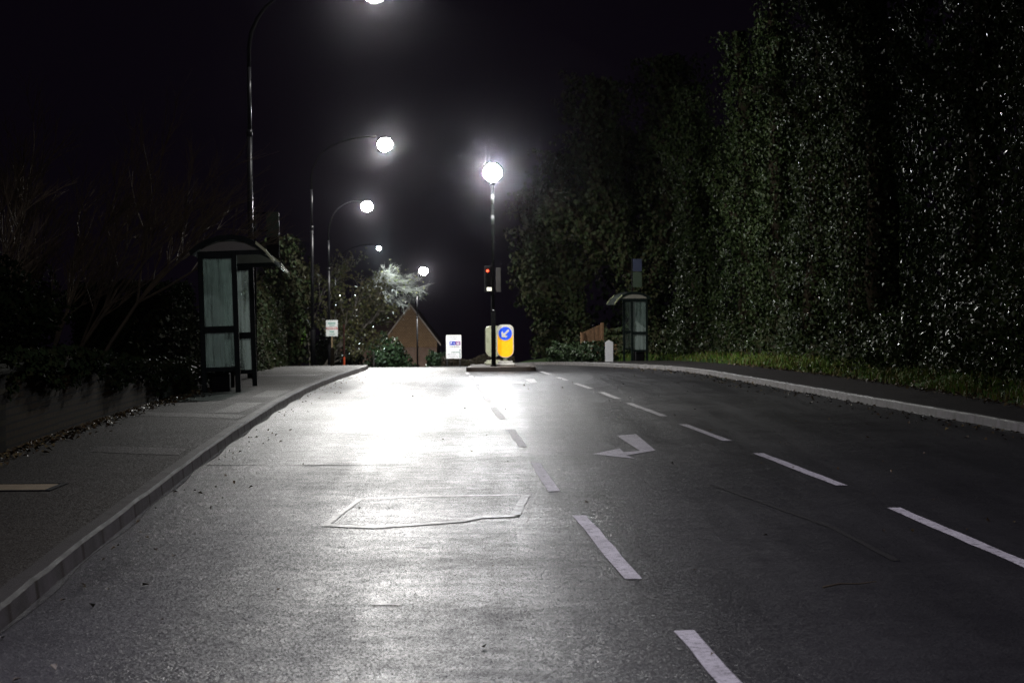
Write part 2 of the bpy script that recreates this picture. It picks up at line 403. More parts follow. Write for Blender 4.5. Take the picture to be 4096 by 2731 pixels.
def on_paths(paths, n, thick=.35, clump=.3):
    """points and outward directions scattered round tapering limbs"""
    seg = []
    for p in paths:
        for a, b in zip(p[:-1], p[1:]):
            a = np.array(a, float); b = np.array(b, float)
            L = np.linalg.norm(b[:3]-a[:3]); seg.append((a, b, L * (a[3]+b[3]) / 2))
    w = np.array([s[2] for s in seg]); w /= w.sum()
    k = rng.choice(len(seg), n, p=w); t = rng.random((n, 1))
    A = np.array([s[0] for s in seg])[k]; B = np.array([s[1] for s in seg])[k]
    C = A + (B - A) * t
    d = unit(B[:, :3] - A[:, :3])
    o = rng.normal(size=(n, 3)); o = unit(o - d * (o * d).sum(1, keepdims=True))
    c = C[:, :3]
    lump = 1 + clump * (np.sin(c[:, 2] * 2.9 + o[:, 0] * 3.1 + c[:, 1]) * np.sin(c[:, 2] * 1.3 + o[:, 1] * 4.3 + 1.7) + .5*np.sin(c[:, 2] * 6.1 + o[:, 0] * 7))
    ang = np.arctan2(o[:, 1], o[:, 0])
    lump = lump + .26*np.sin(5*ang + 1.3*np.sin(c[:, 2]*.8) + 3*c[:, 0]) + .12*np.sin(11*ang + c[:, 2]*.9)
    rr = C[:, 3] * lump * (1 - thick + thick * 1.3 * rng.random(n))
    P = c + o * rr[:, None]
    N = unit(o + np.array([0, 0, .25]) + rng.normal(size=(n, 3)) * .55)
    return P, N
def blob(center, rad, n, seed=0, fill=.45):
    o = unit(rng.normal(size=(n, 3)))
    lump = 1 + .22 * np.sin(o[:, 0]*5 + seed) * np.sin(o[:, 1]*4.3 + seed*2) + .15 * np.sin(o[:, 2]*7 + o[:, 0]*6 + seed)
    r = (1 - fill * rng.random(n) ** 1.6) * lump
    return np.array(center) + o * r[:, None] * np.array(rad), unit(o + np.array([0,0,.2]) + rng.normal(size=(n, 3)) * .6)

# ------------------------------------------------------------------ ground, road, pavements, kerbs
def ys(a, b, step): return list(np.arange(a, b + 1e-6, step))
def strip(name, left, right, Y, dz, mat, nx=2, parent=None):
    mb = MB(); V = []; F = []
    for y in Y:
        l, r = left(y), right(y)
        for i in range(nx):
            x = l + (r - l) * i / (nx - 1)
            V.append((x, y, G(x, y) + (dz(i / (nx-1), y) if callable(dz) else dz)))
    for j in range(len(Y)-1):
        for i in range(nx-1): a = j*nx+i; F.append((a, a+1, a+nx+1, a+nx))
    mb.add(V, F)
    return mb.build(name, mat, parent, smooth=True)
YR = ys(-28, 40, 2) + ys(41, 150, 1)
gY = ys(-60, 30, 10) + ys(32, 150, 2) + ys(160, 420, 20)
def gx(y, i): return (-500, -120, -40, -14, -4, 4, 14, 40, 120, 500)[i]
mb = MB(); V = []; F = []
for y in gY:
    for i in range(10): x = gx(y, i); V.append((x, y, G(x, y) - .12 - .032 * max(0, y - 190)))
for j in range(len(gY)-1):
    for i in range(9): a = j*10+i; F.append((a, a+1, a+11, a+10))
struct(mb.add(V, F).build('ground', M_SOIL, smooth=True))
road = struct(strip('road', kerbL, kerbR, YR, 0., M_ASPH, 7))
struct(strip('pavement', lambda y: backL(y) - .3, lambda y: kerbL(y) - .125, YR, .105, M_PAVE, 3))
struct(strip('pavement', lambda y: kerbR(y) + .125, lambda y: backR(y) + .15, YR, .1, M_PAVE_R, 3))
KH = .11
def kerb(fn, side):
    V = []; F = []; mb = MB()
    Y = ys(-28, 60, .4575) + ys(60.5, 150, 1)
    for y in Y:
        x = fn(y); g = G(x, y); w = random.uniform(-.004, .004)
        prof = [(0, -.06), (0, .002), (.012, KH-.02), (.03, KH), (.125, KH), (.125, -.06)]
        for d, z in prof: V.append((x + side*(d + w), y, g + z + w*.5))
    n = 6
    for j in range(len(Y)-1):
        for i in range(n-1):
            a = j*n+i; q = (a, a+1, a+n+1, a+n); F.append(q if side < 0 else q[::-1])
    return struct(mb.add(V, F).build('kerb', M_KERB if side < 0 else M_KERB_R))
kerb(kerbL, -1); kerb(kerbR, 1)
# wet channels at the foot of the kerbs
strip('wet_channel', lambda y: kerbL(y) + .004, lambda y: kerbL(y) + .035 + .02*math.sin(y*1.7), ys(4, 40, .5), .004, M_WET, 2, road)
strip('wet_channel', lambda y: kerbR(y) - .07 - .03*math.sin(y*1.3), lambda y: kerbR(y) - .004, ys(20, 60, .5), .004, M_WET, 2, road)

# painted markings
def flat(name, poly, dz, mat, parent=road, wob=0.):
    pts = []
    n = len(poly)
    for i in range(n):
        a, b = poly[i], poly[(i+1) % n]
        k = max(1, int(math.hypot(b[0]-a[0], b[1]-a[1]) / .3))
        for j in range(k): pts.append((a[0] + (b[0]-a[0])*j/k + random.uniform(-wob, wob), a[1] + (b[1]-a[1])*j/k + random.uniform(-wob, wob)*2))
    return MB().add([(x, y, G(x, y) + dz) for x, y in pts], [tuple(range(len(pts)))]).build(name, mat, parent)
def dash(y0, y1, x0, x1, w=.1, name='lane_dash'):
    k = max(2, int((y1-y0)/.5)); V = []; F = []
    for i in range(k+1):
        t = i/k; y = y0+(y1-y0)*t; x = x0+(x1-x0)*t
        for s in (-1, 1):
            jx = random.uniform(-.006, .006)
            V.append((x+s*w/2+jx, y + (random.uniform(-.03,.03) if i in (0, k) else 0), G(x, y)+.005))
        if i: a = (i-1)*2; F.append((a, a+1, a+3, a+2))
    return MB().add(V, F).build(name, M_PAINT, road)
lineL = line([(0,1.25),(8,.9),(10.5,.78),(12.5,.65),(16.3,.47),(18.4,.33),(21.8,.21),(24.2,.11),(27.5,-.02),(31.7,-.2),(40,-.52),(44.7,-.66),(49.4,-.82),(54.2,-1.0),(58.8,-1.18)])
lineR = line([(6,3.2),(12.9,2.92),(16.7,2.77),(18.9,2.69),(22.9,2.45),(25,2.34),(28.5,2.12),(31,2.0),(35.1,1.76),(40.1,1.54),(45.8,1.24),(51.3,1.0),(59,.72)])
for a, b in ((4.4,6.6),(8.3,10.5),(12.5,16.3),(18.4,21.8),(24.2,27.6),(30.2,33.8),(36.0,38.2),(40.4,43.6),(45.2,48.6),(50.6,53.6),(55.6,58.2)):
    dash(a, b, lineL(a), lineL(b), .098)
for a, b in ((4.6,7.4),(10.2,16.7),(18.8,22.9),(25.0,28.5),(30.6,35.0),(36.7,40.0),(42.0,45.6),(48.0,51.2),(53.8,58.8)):
    dash(a, b, lineR(a), lineR(b), .1)
ARROW = [(1.18,26.15),(1.42,26.4),(1.46,23.45),(1.12,22.7),(1.19,22.2),(.80,22.95),(1.11,23.8),(1.12,23.2),(1.30,23.4)]
# pocket turn arrows: a stem coming towards the camera, bent to a head that points left
def arrow(cx, cy, s, dx):
    P = ARROW
    poly = [(cx + (x-1.2)*dx, cy + (y-24.)*s) for x, y in P]
    return flat('turn_arrow', poly, .005, M_PAINT)
arrow(1.2, 24.0, 1, 1); arrow(.275, 47.2, 1.0, .9)
# transverse faded line in front of the refuge and seams
flat('road_seam', [(-2.9,21.7),(-1.9,21.58),(-1.0,21.6),(-1.0,21.625),(-1.9,21.62),(-2.9,21.75)], .004, M_SEAM, wob=.012)
flat('road_seam', [(1.62,19.0),(1.66,19.0),(2.15,15.3),(2.24,13.3),(2.2,13.3),(2.1,15.3)], .004, M_SEAM, wob=.008)
flat('stop_line', [(-1.1,54.9),(1.35,54.6),(1.35,54.75),(-1.1,55.05)], .005, M_PAINT)
# sealed edge of an old trench reinstatement
for q in ([(-1.33,15.62),(-.95,15.42),(-.34,15.85),(-.34,16.0),(-.95,15.6),(-1.25,15.75)],
          [(-.34,15.86),(-.22,16.12),(.04,16.2),(.05,16.34),(-.26,16.28),(-.36,16.05)],
          [(.04,16.2),(.135,18.05),(.075,18.05),(-.02,16.35)],
          [(-1.18,17.72),(-.6,17.95),(.07,18.02),(.07,18.14),(-.6,18.08),(-1.2,17.85)],
          [(-1.26,15.75),(-1.17,17.75),(-1.21,17.75),(-1.31,15.7)]):
    flat('sealing_band', q, .006, M_BAND, wob=.006)
flat('trench_patch', [(-1.22,15.8),(-.95,15.64),(-.36,16.06),(-.26,16.3),(-.03,16.38),(.06,18.0),(-.6,18.04),(-1.17,17.8)], .003, M_ASPH)
for q in ([(-.72,11.5),(-.56,11.46),(-.55,11.53),(-.71,11.57)], [(-.62,14.25),(-.52,14.2),(-.52,14.26),(-.61,14.3)]):
    flat('sealing_band', q, .005, M_BAND, wob=.006)
# relaid strips across the left pavement
pv = [o for o in COL.objects if o.name == 'pavement'][0]
for q in ([(-4.9,29.6),(-3.42,28.6),(-3.42,29.5),(-4.95,30.7)], [(-4.1,22.2),(-3.15,21.6),(-3.2,22.6),(-4.15,23.1)], [(-3.95,30.2),(-3.6,30.2),(-3.75,39),(-4.15,39)], [(-6,50),(-4.2,49.4),(-4.2,51.2),(-6.1,51.8)]):
    MB().add([(x, y, G(x, y)+.109) for x, y in q], [(0,1,2,3)]).build('relaid_patch', M_PATCH, pv)
t = thing('utility_cover', 'yellowed concrete utility cover let into the left pavement beside the brick wall', 'cover', (-3.95,17.85,.105))
MB().box(-.36,.36,-.3,.3,-.05,.006, bev=.01).build('lid', M_COVER, t)
f_ = MB()
for a in ((-.42,.42,-.36,-.31),(-.42,.42,.31,.36),(-.42,-.37,-.31,.31),(.37,.42,-.31,.31)): f_.box(a[0],a[1],a[2],a[3],-.05,.009)
f_.build('frame', M_BLACK, t)

# verge and planted banks
def bankR(x, y):
    d = x - backR(y)
    return G(x, y) + .1 + .28 * max(0, min(1, d/1.2)) + .16 * max(0, d - 1.2)
V = []; F = []; Yv = ys(-10, 110, 2)
for y in Yv:
    for d in (.02, .25, .6, 1.0, 1.6, 3, 6, 12):
        x = backR(y) + d; V.append((x, y, min(bankR(x, y), G(x, y)+1.2) - .01 + (random.uniform(-.03,.05) if d > .1 else 0)))
for j in range(len(Yv)-1):
    for i in range(7): a = j*8+i; F.append((a, a+1, a+9, a+8))
struct(MB().add(V, F).build('verge', M_TURF, smooth=True))
V = []; F = []; Yv = ys(18, 130, 2)
def wallH(y): return float(np.interp(y, [18,21.8,27,32,36,37.2], [.88,.88,.82,.6,.36,.34]))
for y in Yv:
    h0 = wallH(y) - .1 if y < 37.5 else .12
    for d, dz in ((.34, h0), (1.2, h0 + .1), (3, h0 + .35), (8, .6), (20, .5)):
        x = backL(y) - d; V.append((x, y, G(x, y) + dz))
for j in range(len(Yv)-1):
    for i in range(4): a = j*5+i; F.append((a, a+5, a+6, a+1))
struct(MB().add(V, F).build('garden_bank', M_SOIL, smooth=True))

# grass blades on the right verge
def scatter_verge(n, y0, y1, d0, d1, p=1.):
    y = y0 + (y1-y0) * rng.random(n) ** p; d = d0 + (d1-d0) * rng.random(n)
    x = np.array([backR(a) for a in y]) + d
    z = np.array([min(bankR(a, b), G(a, b)+1.2) for a, b in zip(x, y)])
    return np.stack([x, y, z], 1)
def blades(name, P, h, w, mat):
    n = len(P); a = rng.random(n) * 2*PI
    h = h * (.5 + rng.random((n, 1))); lean = rng.normal(size=(n, 2)) * .35
    t = np.stack([np.cos(a), np.sin(a), 0*a], 1) * w
    mid = P + np.concatenate([lean*h*.35, h*.6], 1); tip = P + np.concatenate([lean*h*1.3, h*.92], 1)
    V = np.stack([P - t, P + t, mid + t*.7, tip, mid - t*.7], 1).reshape(-1, 3)
    i = np.arange(n)[:, None]*5
    Q = np.concatenate([i + np.array([[0,1,2]]), i + np.array([[0,2,4]]), i + np.array([[4,2,3]])], 1).reshape(-1, 3)
    return np_mesh(name, V, Q, mat)
Pg = np.concatenate([scatter_verge(26000, 24, 62, .0, 1.3, 1.3), scatter_verge(5000, 60, 88, .0, 1.6)])
keep = (np.sin(Pg[:,1]*1.1)+np.sin(Pg[:,1]*2.7+Pg[:,0]*3)+rng.normal(size=len(Pg))*.7) > -.25
Pk = Pg[keep]; hh = (.05 + .1*np.abs(np.sin(Pk[:,1]*1.3)*np.sin(Pk[:,1]*.47+Pk[:,0]*2)) + .06*rng.random(len(Pk)))[:,None]
g = blades('grass', Pk, hh, .012, M_GRASS); tag(g, 'unmown green grass along the foot of the right bank', 'grass', kind='stuff')
# fallen leaves: along the wall foot, in the gutters, over the road and the verge
def flatleaves(P, sz, lift=.012):
    n = len(P); N = unit(np.array([0,0,1.]) + rng.normal(size=(n,3))*.35)
    return P + np.array([0,0,lift]), N, sz*(.5+rng.random(n))
parts = []
y = 20 + 20*rng.random(900); x = np.array([backL(a) for a in y]) + .02 + np.abs(rng.normal(size=900))*.16
parts.append(flatleaves(np.stack([x, y, [G(a,b)+.105 for a,b in zip(x,y)]],1), .055, .02))
y = 6 + 50*rng.random(140); x = np.array([kerbL(a) for a in y]) + .05 + np.abs(rng.normal(size=140))*.28
parts.append(flatleaves(np.stack([x, y, [G(a,b) for a,b in zip(x,y)]],1), .03))
y = 8 + 45*rng.random(150); x = np.array([kerbL(a)+(kerbR(a)-kerbL(a))*u for a,u in zip(y, rng.random(150)**.6)])
parts.append(flatleaves(np.stack([x, y, [G(a,b) for a,b in zip(x,y)]],1), .03))
y = 20 + 45*rng.random(500); x = np.array([kerbR(a) for a in y]) - .05 - np.abs(rng.normal(size=500))*.35
parts.append(flatleaves(np.stack([x, y, [G(a,b) for a,b in zip(x,y)]],1), .05))
y = 24 + 36*rng.random(1500); x = np.array([backR(a) for a in y]) - .3 + np.abs(rng.normal(size=1500))*.55
parts.append(flatleaves(np.stack([x, y, [max(G(a,b)+.1, bankR(a,b)) for a,b in zip(x,y)]],1), .06, .03))
lf = leaves('leaf_litter', *[np.concatenate([p[i] for p in parts]) for i in range(3)], M_DEAD)
tag(lf, 'brown fallen leaves strewn along the wall foot, gutters, road and verge', 'fallen leaves', kind='stuff')
tw = MB().tube([(1.62,12.0,.012),(1.72,12.08,.02),(1.83,12.12,.014),(1.93,12.2,.016)], [.006,.005,.004,.003], 6)
tag(tw.build('twig', M_TWIG), 'thin broken brown twig lying on the road between the dashed lines', 'twig')

# ------------------------------------------------------------------ street lamps
def lamp_light(parent, loc, power, color, floor=.09):
    ld = bpy.data.lights.new('lamp_light', 'POINT'); ld.energy = power; ld.shadow_soft_size = .1; ld.color = color
    ld.use_nodes = True; nt = ld.node_tree
    em = nt.nodes['Emission']
    tc = node(nt, 'ShaderNodeTexCoord'); sep = node(nt, 'ShaderNodeSeparateXYZ'); nt.links.new(tc.outputs['Normal'], sep.inputs[0])
    down = math_(nt, 'MULTIPLY', sep.outputs['Z'], -1.)
    cut = math_(nt, 'POWER', mrange(nt, down, .0, .5, .022, 1), 1.35); 
    wing = math_(nt, 'MULTIPLY_ADD', math_(nt, 'POWER', math_(nt, 'ABSOLUTE', sep.outputs['Y']), 2.), 1.6, .8)
    house = mrange(nt, sep.outputs['X'], -.3, .0, floor, 1)
    s = math_(nt, 'MULTIPLY', math_(nt, 'MULTIPLY', cut, wing), house)
    nt.links.new(s, em.inputs['Strength'])
    lo = bpy.data.objects.new('lamp_light', ld); COL.objects.link(lo); lo.parent = parent; lo.location = loc
    return lo
def street_lamp(label, X, Y, H=8., arm=2.64, rz=0., lens=.275, power=2600, lensmat=M_LENS, color=(1,.985,.95), detail=True, floor=.09):
    t = thing('street_lamp', label, 'street lamp', (X, Y, G(X, Y) + .09), rz, 'swan neck street lamps along the left pavement')
    n = 12 if detail else 6
    k = H - 8.
    MB().tube([(0,0,-.1),(0,0,1.3)], .09, n).lathe((0,0,1.3), [(.09,0),(.07,.06)], n).build('base', M_POLE, t, smooth=True)
    MB().tube([(0,0,1.3),(0,0,4.9+k)], .06, n).tube([(0,0,4.85+k),(0,0,5.0+k)], .066, n).tube([(0,0,4.95+k),(0,0,6.3+k)], .045, n).build('pole', M_SHAFT, t, smooth=True)
    a = arm
    pts = [(0,0,6.3),(0,0,6.7),(.05,0,7.02),(.16*a/2.64+.02,0,7.3),(.36*a/2.64,0,7.56),(.66*a/2.64,0,7.8),(1.05*a/2.64,0,7.98),(1.6*a/2.64,0,8.12),(2.05*a/2.64,0,8.16),(a-.3,0,8.15)]
    MB().tube([(x, yy, z+k) for x, yy, z in pts], [.042]*4+[.034]*6, n).build('arm', M_ARM, t, smooth=True)
    MB().lathe((0,0,0), [(lens*.42,.02),(lens*.48,.05),(lens*.4,.11),(lens*.2,.17)], 20).build('lantern', M_HEAD, t, (a, 0, 8.0+k), True)
    prof = [(lens*math.sin(q), -lens*.47 - lens*.92*math.cos(q)) for q in [i*PI*.86/12 for i in range(1, 13)]]  # bowl enlarged to a round disc that stands in for the lamp's bloom
    MB().lathe((a, 0, 8.0+k), prof, 24).build('lens', lensmat, t, smooth=True)
    lamp_light(t, (a, 0, 8.0+k-lens*.5), power, color, floor)
    return t
PW = 2850
LAMPS = [
 street_lamp('street lamp standing nearest the camera, just outside the left edge of the frame', -4.7, 12.5, power=1800, color=(.87,.81,1)),
 street_lamp('tall street lamp rising behind the left bus shelter, its lantern cut by the frame top', -5.45, 48, H=8.2, power=PW),
 street_lamp('street lamp with the bright lantern high above the brow of the road', -7.12, 82, power=PW*1.8, floor=.3),
 street_lamp('street lamp beyond the for sale board, lantern lower and further left', -8.75, 110, arm=2.1, rz=R(-25), power=PW, lens=.28, floor=.4)]
street_lamp('distant street lamp whose small pale lantern shows above the branches', -10.0, 130, H=7.75, arm=2.5, lens=.13, power=PW*.8, floor=.6, lensmat=M_LENS_B, color=(.85,1,.97), detail=False)
e = street_lamp('street lamp standing before the gabled house down the hill', -5.98, 145, H=8.0, arm=.42, lens=.275, power=PW*1.6, detail=False, floor=1.)

# ------------------------------------------------------------------ refuge island with beacon and bollards
ix0, ix1, iy0, iy1 = -1.2, .62, 59.6, 68
def roundrect(x0, x1, y0, y1, r, n=5):
    P = []
    for cx, cy, a0 in ((x1-r,y0+r,-90),(x1-r,y1-r,0),(x0+r,y1-r,90),(x0+r,y0+r,180)):
        for i in range(n+1): a = R(a0+90*i/n); P.append((cx+r*math.cos(a), cy+r*math.sin(a)))
    return P
t = thing('traffic_island', 'low kerbed traffic island in the middle of the road carrying the beacon', 'traffic island', (0,0,0))
outer = roundrect(ix0, ix1, iy0, iy1, .35); inner = roundrect(ix0+.12, ix1-.12, iy0+.12, iy1-.12, .25)
n = len(outer); mb = MB()
V = [(x, y, G(x,y)-.05) for x, y in outer] + [(x, y, G(x,y)+.11) for x, y in outer] + [(x, y, G(x,y)+.125) for x, y in inner] + [(x, y, G(x,y)-.05) for x, y in inner]
F = []
for k in range(3):
    for i in range(n): F.append((k*n+i, k*n+(i+1) % n, (k+1)*n+(i+1) % n, (k+1)*n+i))
mb.add(V, F).build('kerb_ring', M_ISLE, t)
MB().add([(x, y, G(x,y)+.12) for x, y in roundrect(ix0+.125, ix1-.125, iy0+.125, iy1-.125, .24)], [tuple(range(n))]).build('paving', M_ISLE, t)
bx, by = -.49, 60.9
zi = G(bx, by) + .12
t = thing('beacon_post', 'slim black post topped by a glowing white globe on the island', 'beacon', (bx, by, zi))
MB().lathe((0,0,0), [(.085,0),(.085,.03),(.06,.04)], 14).tube([(0,0,.02),(0,0,1.45)], .062, 14).lathe((0,0,1.45), [(.062,0),(.05,.05)], 14).tube([(0,0,1.45),(0,0,4.82)], .042, 14).build('post', M_ARM, t, smooth=True)
def top(yD): return 1.5 + (700.3 - yD) / 5273 * by - zi
for a, b in ((470, 447), (516, 495)):
    MB().tube([(0,0,top(a)),(0,0,top(b))], .046, 14).build('white_band', M_GALV if 0 else simple('dull_white_band', (.07,.07,.07), .7, spec=.1), t, smooth=True)
MB().lathe((0,0,4.8), [(.05,0),(.1,.03),(.11,.08),(.06,.1)], 14).build('gallery', M_ARM, t, smooth=True)
r = .235; cz = top(397)
MB().lathe((0,0,cz), [(r*math.sin(q), -r*math.cos(q)) for q in [PI*i/16 for i in range(1, 16)]], 24).build('globe', M_GLOBE, t, smooth=True)
MB().box(-.02,.02,-.052,-.043,top(718),top(711)).build('stud', M_WHITE, t)
def capsule(w, h, r, n=8, top_r=None):
    tr = top_r or r; P = []
    for cx, cz, rr, a0 in ((w/2-r, r, r, -90), (w/2-tr, h-tr, tr, 0), (-w/2+tr, h-tr, tr, 90), (-w/2+r, r, r, 180)):
        for i in range(n+1): a = R(a0+90*i/n); P.append((cx+rr*math.cos(a), cz+rr*math.sin(a)))
    return P
def bollard(label, X, Y, rz, litup):
    t = thing('bollard', label, 'bollard', (X, Y, G(X, Y)+.12), rz, 'keep left bollards on the traffic island')
    MB().box(-.25,.25,-.16,.16,0,.08, bev=.03).box(-.2,.2,-.13,.13,.08,.13, bev=.03).build('plinth', M_CREAM if not litup else M_LWHT if 0 else simple('grey_plinth', (.5,.48,.44), .6), t)
    MB().lathe((0,0,.125), [(.1,0),(.06,.03),(.055,.07),(.09,.11)], 16).build('neck', M_CREAM, t, smooth=True)
    h = .885
    body = MB()
    P = [(x, z+.225) for x, z in capsule(.45, h, .2, 8, .14)]
    body.prism(P, -.1, .1).build('shell', M_LWHT if litup else M_CREAM, t)
    Q = [(x, z+.245) for x, z in capsule(.41, h-.036, .18, 8, .122)]
    if litup:
        lim = .225 + h - .26
        Y_ = [(x, min(z, lim)) for x, z in Q]
        MB().prism(Y_, -.106, -.1).build('yellow_panel', M_LYEL, t)
        c = (0, .225 + h - .235)
        disc = lambda rr: [(c[0]+rr*math.cos(2*PI*i/32), c[1]+rr*math.sin(2*PI*i/32)) for i in range(32)]
        MB().prism(disc(.196), -.112, -.107).build('disc_rim', M_LWHT, t)
        d = MB().prism(disc(.178), -.117, -.113).build('sign_disc', M_LBLU, t)
        ar = [(.13,.0),(.13,0)]
        def rot(u, v): a = R(225); return (c[0]+u*math.cos(a)-v*math.sin(a), c[1]+u*math.sin(a)+v*math.cos(a))
        A = [(-.135,.026),(.035,.026),(.005,.095),(.05,.105),(.135,0),(.05,-.105),(.005,-.095),(.035,-.026),(-.135,-.026)]
        MB().prism([rot(u, v) for u, v in A], -.121, -.118).build('arrow', M_LWHT, d)
    else:
        MB().prism(Q, -.106, -.1).build('back_panel', simple('olive_plastic', (.36,.37,.24), .5, var=.25, scale=7), t)
    return t
bollard('glowing yellow bollard with a blue keep left arrow disc', -.18, 61.8, 0, True)
bollard('unlit cream bollard half hidden behind the black beacon post', -.54, 65.8, R(8), False)

# ------------------------------------------------------------------ traffic signal beyond the island
SX, SY = -.72, 85.
zs = G(SX, SY) + .1
t = thing('traffic_signal', 'traffic signal with one red light seen behind the beacon post', 'traffic signal', (SX, SY, zs))
def sx(xD): return (xD - 1176) / 5273 * SY - SX
def sz(yD): return 1.5 + (700.4 - yD) / 5273 * SY - zs
MB().tube([(0,0,-.1),(0,0,sz(606))], .055, 10).build('pole', M_BLACK, t, smooth=True)
hd = MB().box(sx(1113), sx(1129), -.12, .08, sz(672), sz(610), bev=.03).build('signal_head', M_BLACK, t)
for q, (yy, mm) in enumerate(((622, M_RED), (636, M_BLACK), (650, M_BLACK))):
    c = ((sx(1121)), sz(yy)); rr = .044 if mm is M_RED else .085
    MB().prism([(c[0]+rr*math.cos(2*PI*i/16), c[1]+rr*math.sin(2*PI*i/16)) for i in range(16)], -.135, -.121).build('red_lens' if mm is M_RED else 'dark_lens', mm, hd)
    vis = []
    for s_ in (0, 1):
        for i in range(9): a = PI*i/8; vis.append((c[0]+.095*math.cos(a), -.121-.12*s_, c[1]+.095*math.sin(a)))
    MB().add(vis, [(i, i+1, i+10, i+9) for i in range(8)]).build('visor', M_BLACK, hd)
MB().box(sx(1119), sx(1130), -.14, -.121, sz(668), sz(660)).build('lit_panel', M_LITBOX, hd)
MB().box(sx(1140), sx(1152), -.06, .12, sz(671), sz(615), bev=.02).build('rear_head', M_GREYP, t)
MB().box(sx(1128), sx(1141), -.03, .03, sz(640)-.03, sz(640)+.03).build('bracket', M_BLACK, t)

# ------------------------------------------------------------------ lettering
def text_mesh(name, s, size, mat, parent, loc, bold=0.):
    cu = bpy.data.curves.new(name, 'FONT'); cu.body = s; cu.size = size; cu.align_x = 'CENTER'; cu.align_y = 'CENTER'; cu.offset = bold; cu.extrude = .002
    o = bpy.data.objects.new(name, cu); COL.objects.link(o)
    dg = bpy.context.evaluated_depsgraph_get()
    me = bpy.data.meshes.new_from_object(o.evaluated_get(dg)); me.name = name
    bpy.data.objects.remove(o)
    me.materials.clear(); me.materials.append(mat)
    ob = link(name, me, parent, loc); ob.rotation_euler = (R(90), 0, 0)
    return ob
# direction sign on the far left pavement
DX, DY = (1042-1176)/5273*92, 92.
zb = G(DX, DY) + .1
t = thing('direction_sign', 'white park and ride direction sign standing left of the island', 'road sign', (DX, DY, zb), R(-4))
def dz(yD): return 1.5 + (700.9 - yD) / 5273 * DY - zb
u = DY / 5273
bw, z0, z1 = 17.5*u, dz(823), dz(769)
pan = MB().prism([(x, z+z0) for x, z in capsule(2*bw, z1-z0, .03, 4)], -.012, .012).build('panel', M_WHITE, t)
for xx in (-bw*.88, bw*.8): MB().tube([(xx,.045,-.1),(xx,.045,z1-.05)], .03, 8).build('post', M_GALV, t, smooth=True)
def px(f): return -bw + 2*bw*f
def pz(f): return z1 - (z1-z0)*f
def rect(name, a, b, c, d, mat, y=-.016, par=pan): return MB().box(px(a), px(b), y-.003, y, pz(d), pz(c)).build(name, mat, par)
# the two top and two bottom lines are too blurred in the photograph to read: short word-like strokes
def strokes(name, a, b, f, hh, mat):
    mb = MB(); x = a
    while x < b:
        w = random.uniform(.03, .055); tall = random.random() < .3
        mb.box(px(x), px(min(b, x+w*.75)), -.019, -.016, pz(f+hh/2), pz(f-hh/2-(.012 if tall else 0))); x += w*1.15
    mb.build(name, mat, pan)
M_FAINT = simple('sign_faint_text', (.38,.4,.48), .5, var=.1)
strokes('lettering', .23, .74, .085, .034, M_FAINT); strokes('lettering', .23, .72, .175, .034, M_FAINT)
rect('parking_symbol', .23, .62, .265, .435, M_BLUE); rect('ride_symbol', .625, .94, .265, .435, M_PURPLE)
text_mesh('lettering', 'P', .13, M_WHITE, pan, (px(.34), -.022, pz(.35)), .004); text_mesh('lettering', '+', .1, M_WHITE, pan, (px(.53), -.022, pz(.36)), .004)
rect('bus_symbol', .7, .86, .30, .39, M_WHITE, -.02); rect('bus_symbol', .72, .84, .315, .35, M_PURPLE, -.0235)
for w_, f_x in (('Park', .37), ('&', .57), ('Ride', .76)): text_mesh('lettering', w_, .092, M_TEXT, pan, (px(f_x), -.018, pz(.5)))
rect('route_line', .34, .92, .725, .752, M_TEAL); rect('route_line', .89, .935, .60, .722, M_TEAL); rect('route_line', .89, .935, .755, .97, M_TEAL)
strokes('lettering', .08, .68, .83, .036, M_FAINT); strokes('lettering', .12, .8, .92, .034, M_FAINT)
# estate agent board on a timber post
EX, EY = (762.5-1176)/5273*90, 90.
ze = G(EX, EY) + .1
t = thing('for_sale_board', 'faded white board with a red band on a timber post', 'sign board', (EX, EY, ze), R(6))
def ez(yD): return 1.5 + (702.9 - yD) / 5273 * EY - ze
u = EY/5273
MB().box(-.025,.025,-.0,.05,-.2,ez(740)).build('post', M_WOOD, t)
pan = MB().box(-13.5*u, 13.5*u, -.02, -.002, ez(772), ez(735)).build('panel', M_BOARD, t)
z1, z0 = ez(735), ez(772); bw = 13.5*u
rect('red_band', .02, .98, .43, .58, M_TEXTR, -.0235, pan)
strokes_src = [(.2,.8,.2,.12),(.3,.72,.34,.06),(.3,.7,.72,.1),(.25,.78,.88,.05)]
for a, b, f, hh in strokes_src:
    mb = MB(); x = a
    while x < b:
        w = random.uniform(.05,.1); mb.box(px(x), px(min(b, x+w*.7)), -.026, -.022, pz(f+hh/2), pz(f-hh/2)); x += w
    mb.build('lettering', M_TEXTG, pan)
mb = MB(); x = .1
while x < .9:
    w = random.uniform(.06,.1); mb.box(px(x), px(x+w*.65), -.029, -.0255, pz(.545), pz(.465)); x += w
mb.build('lettering', M_BOARD, pan)

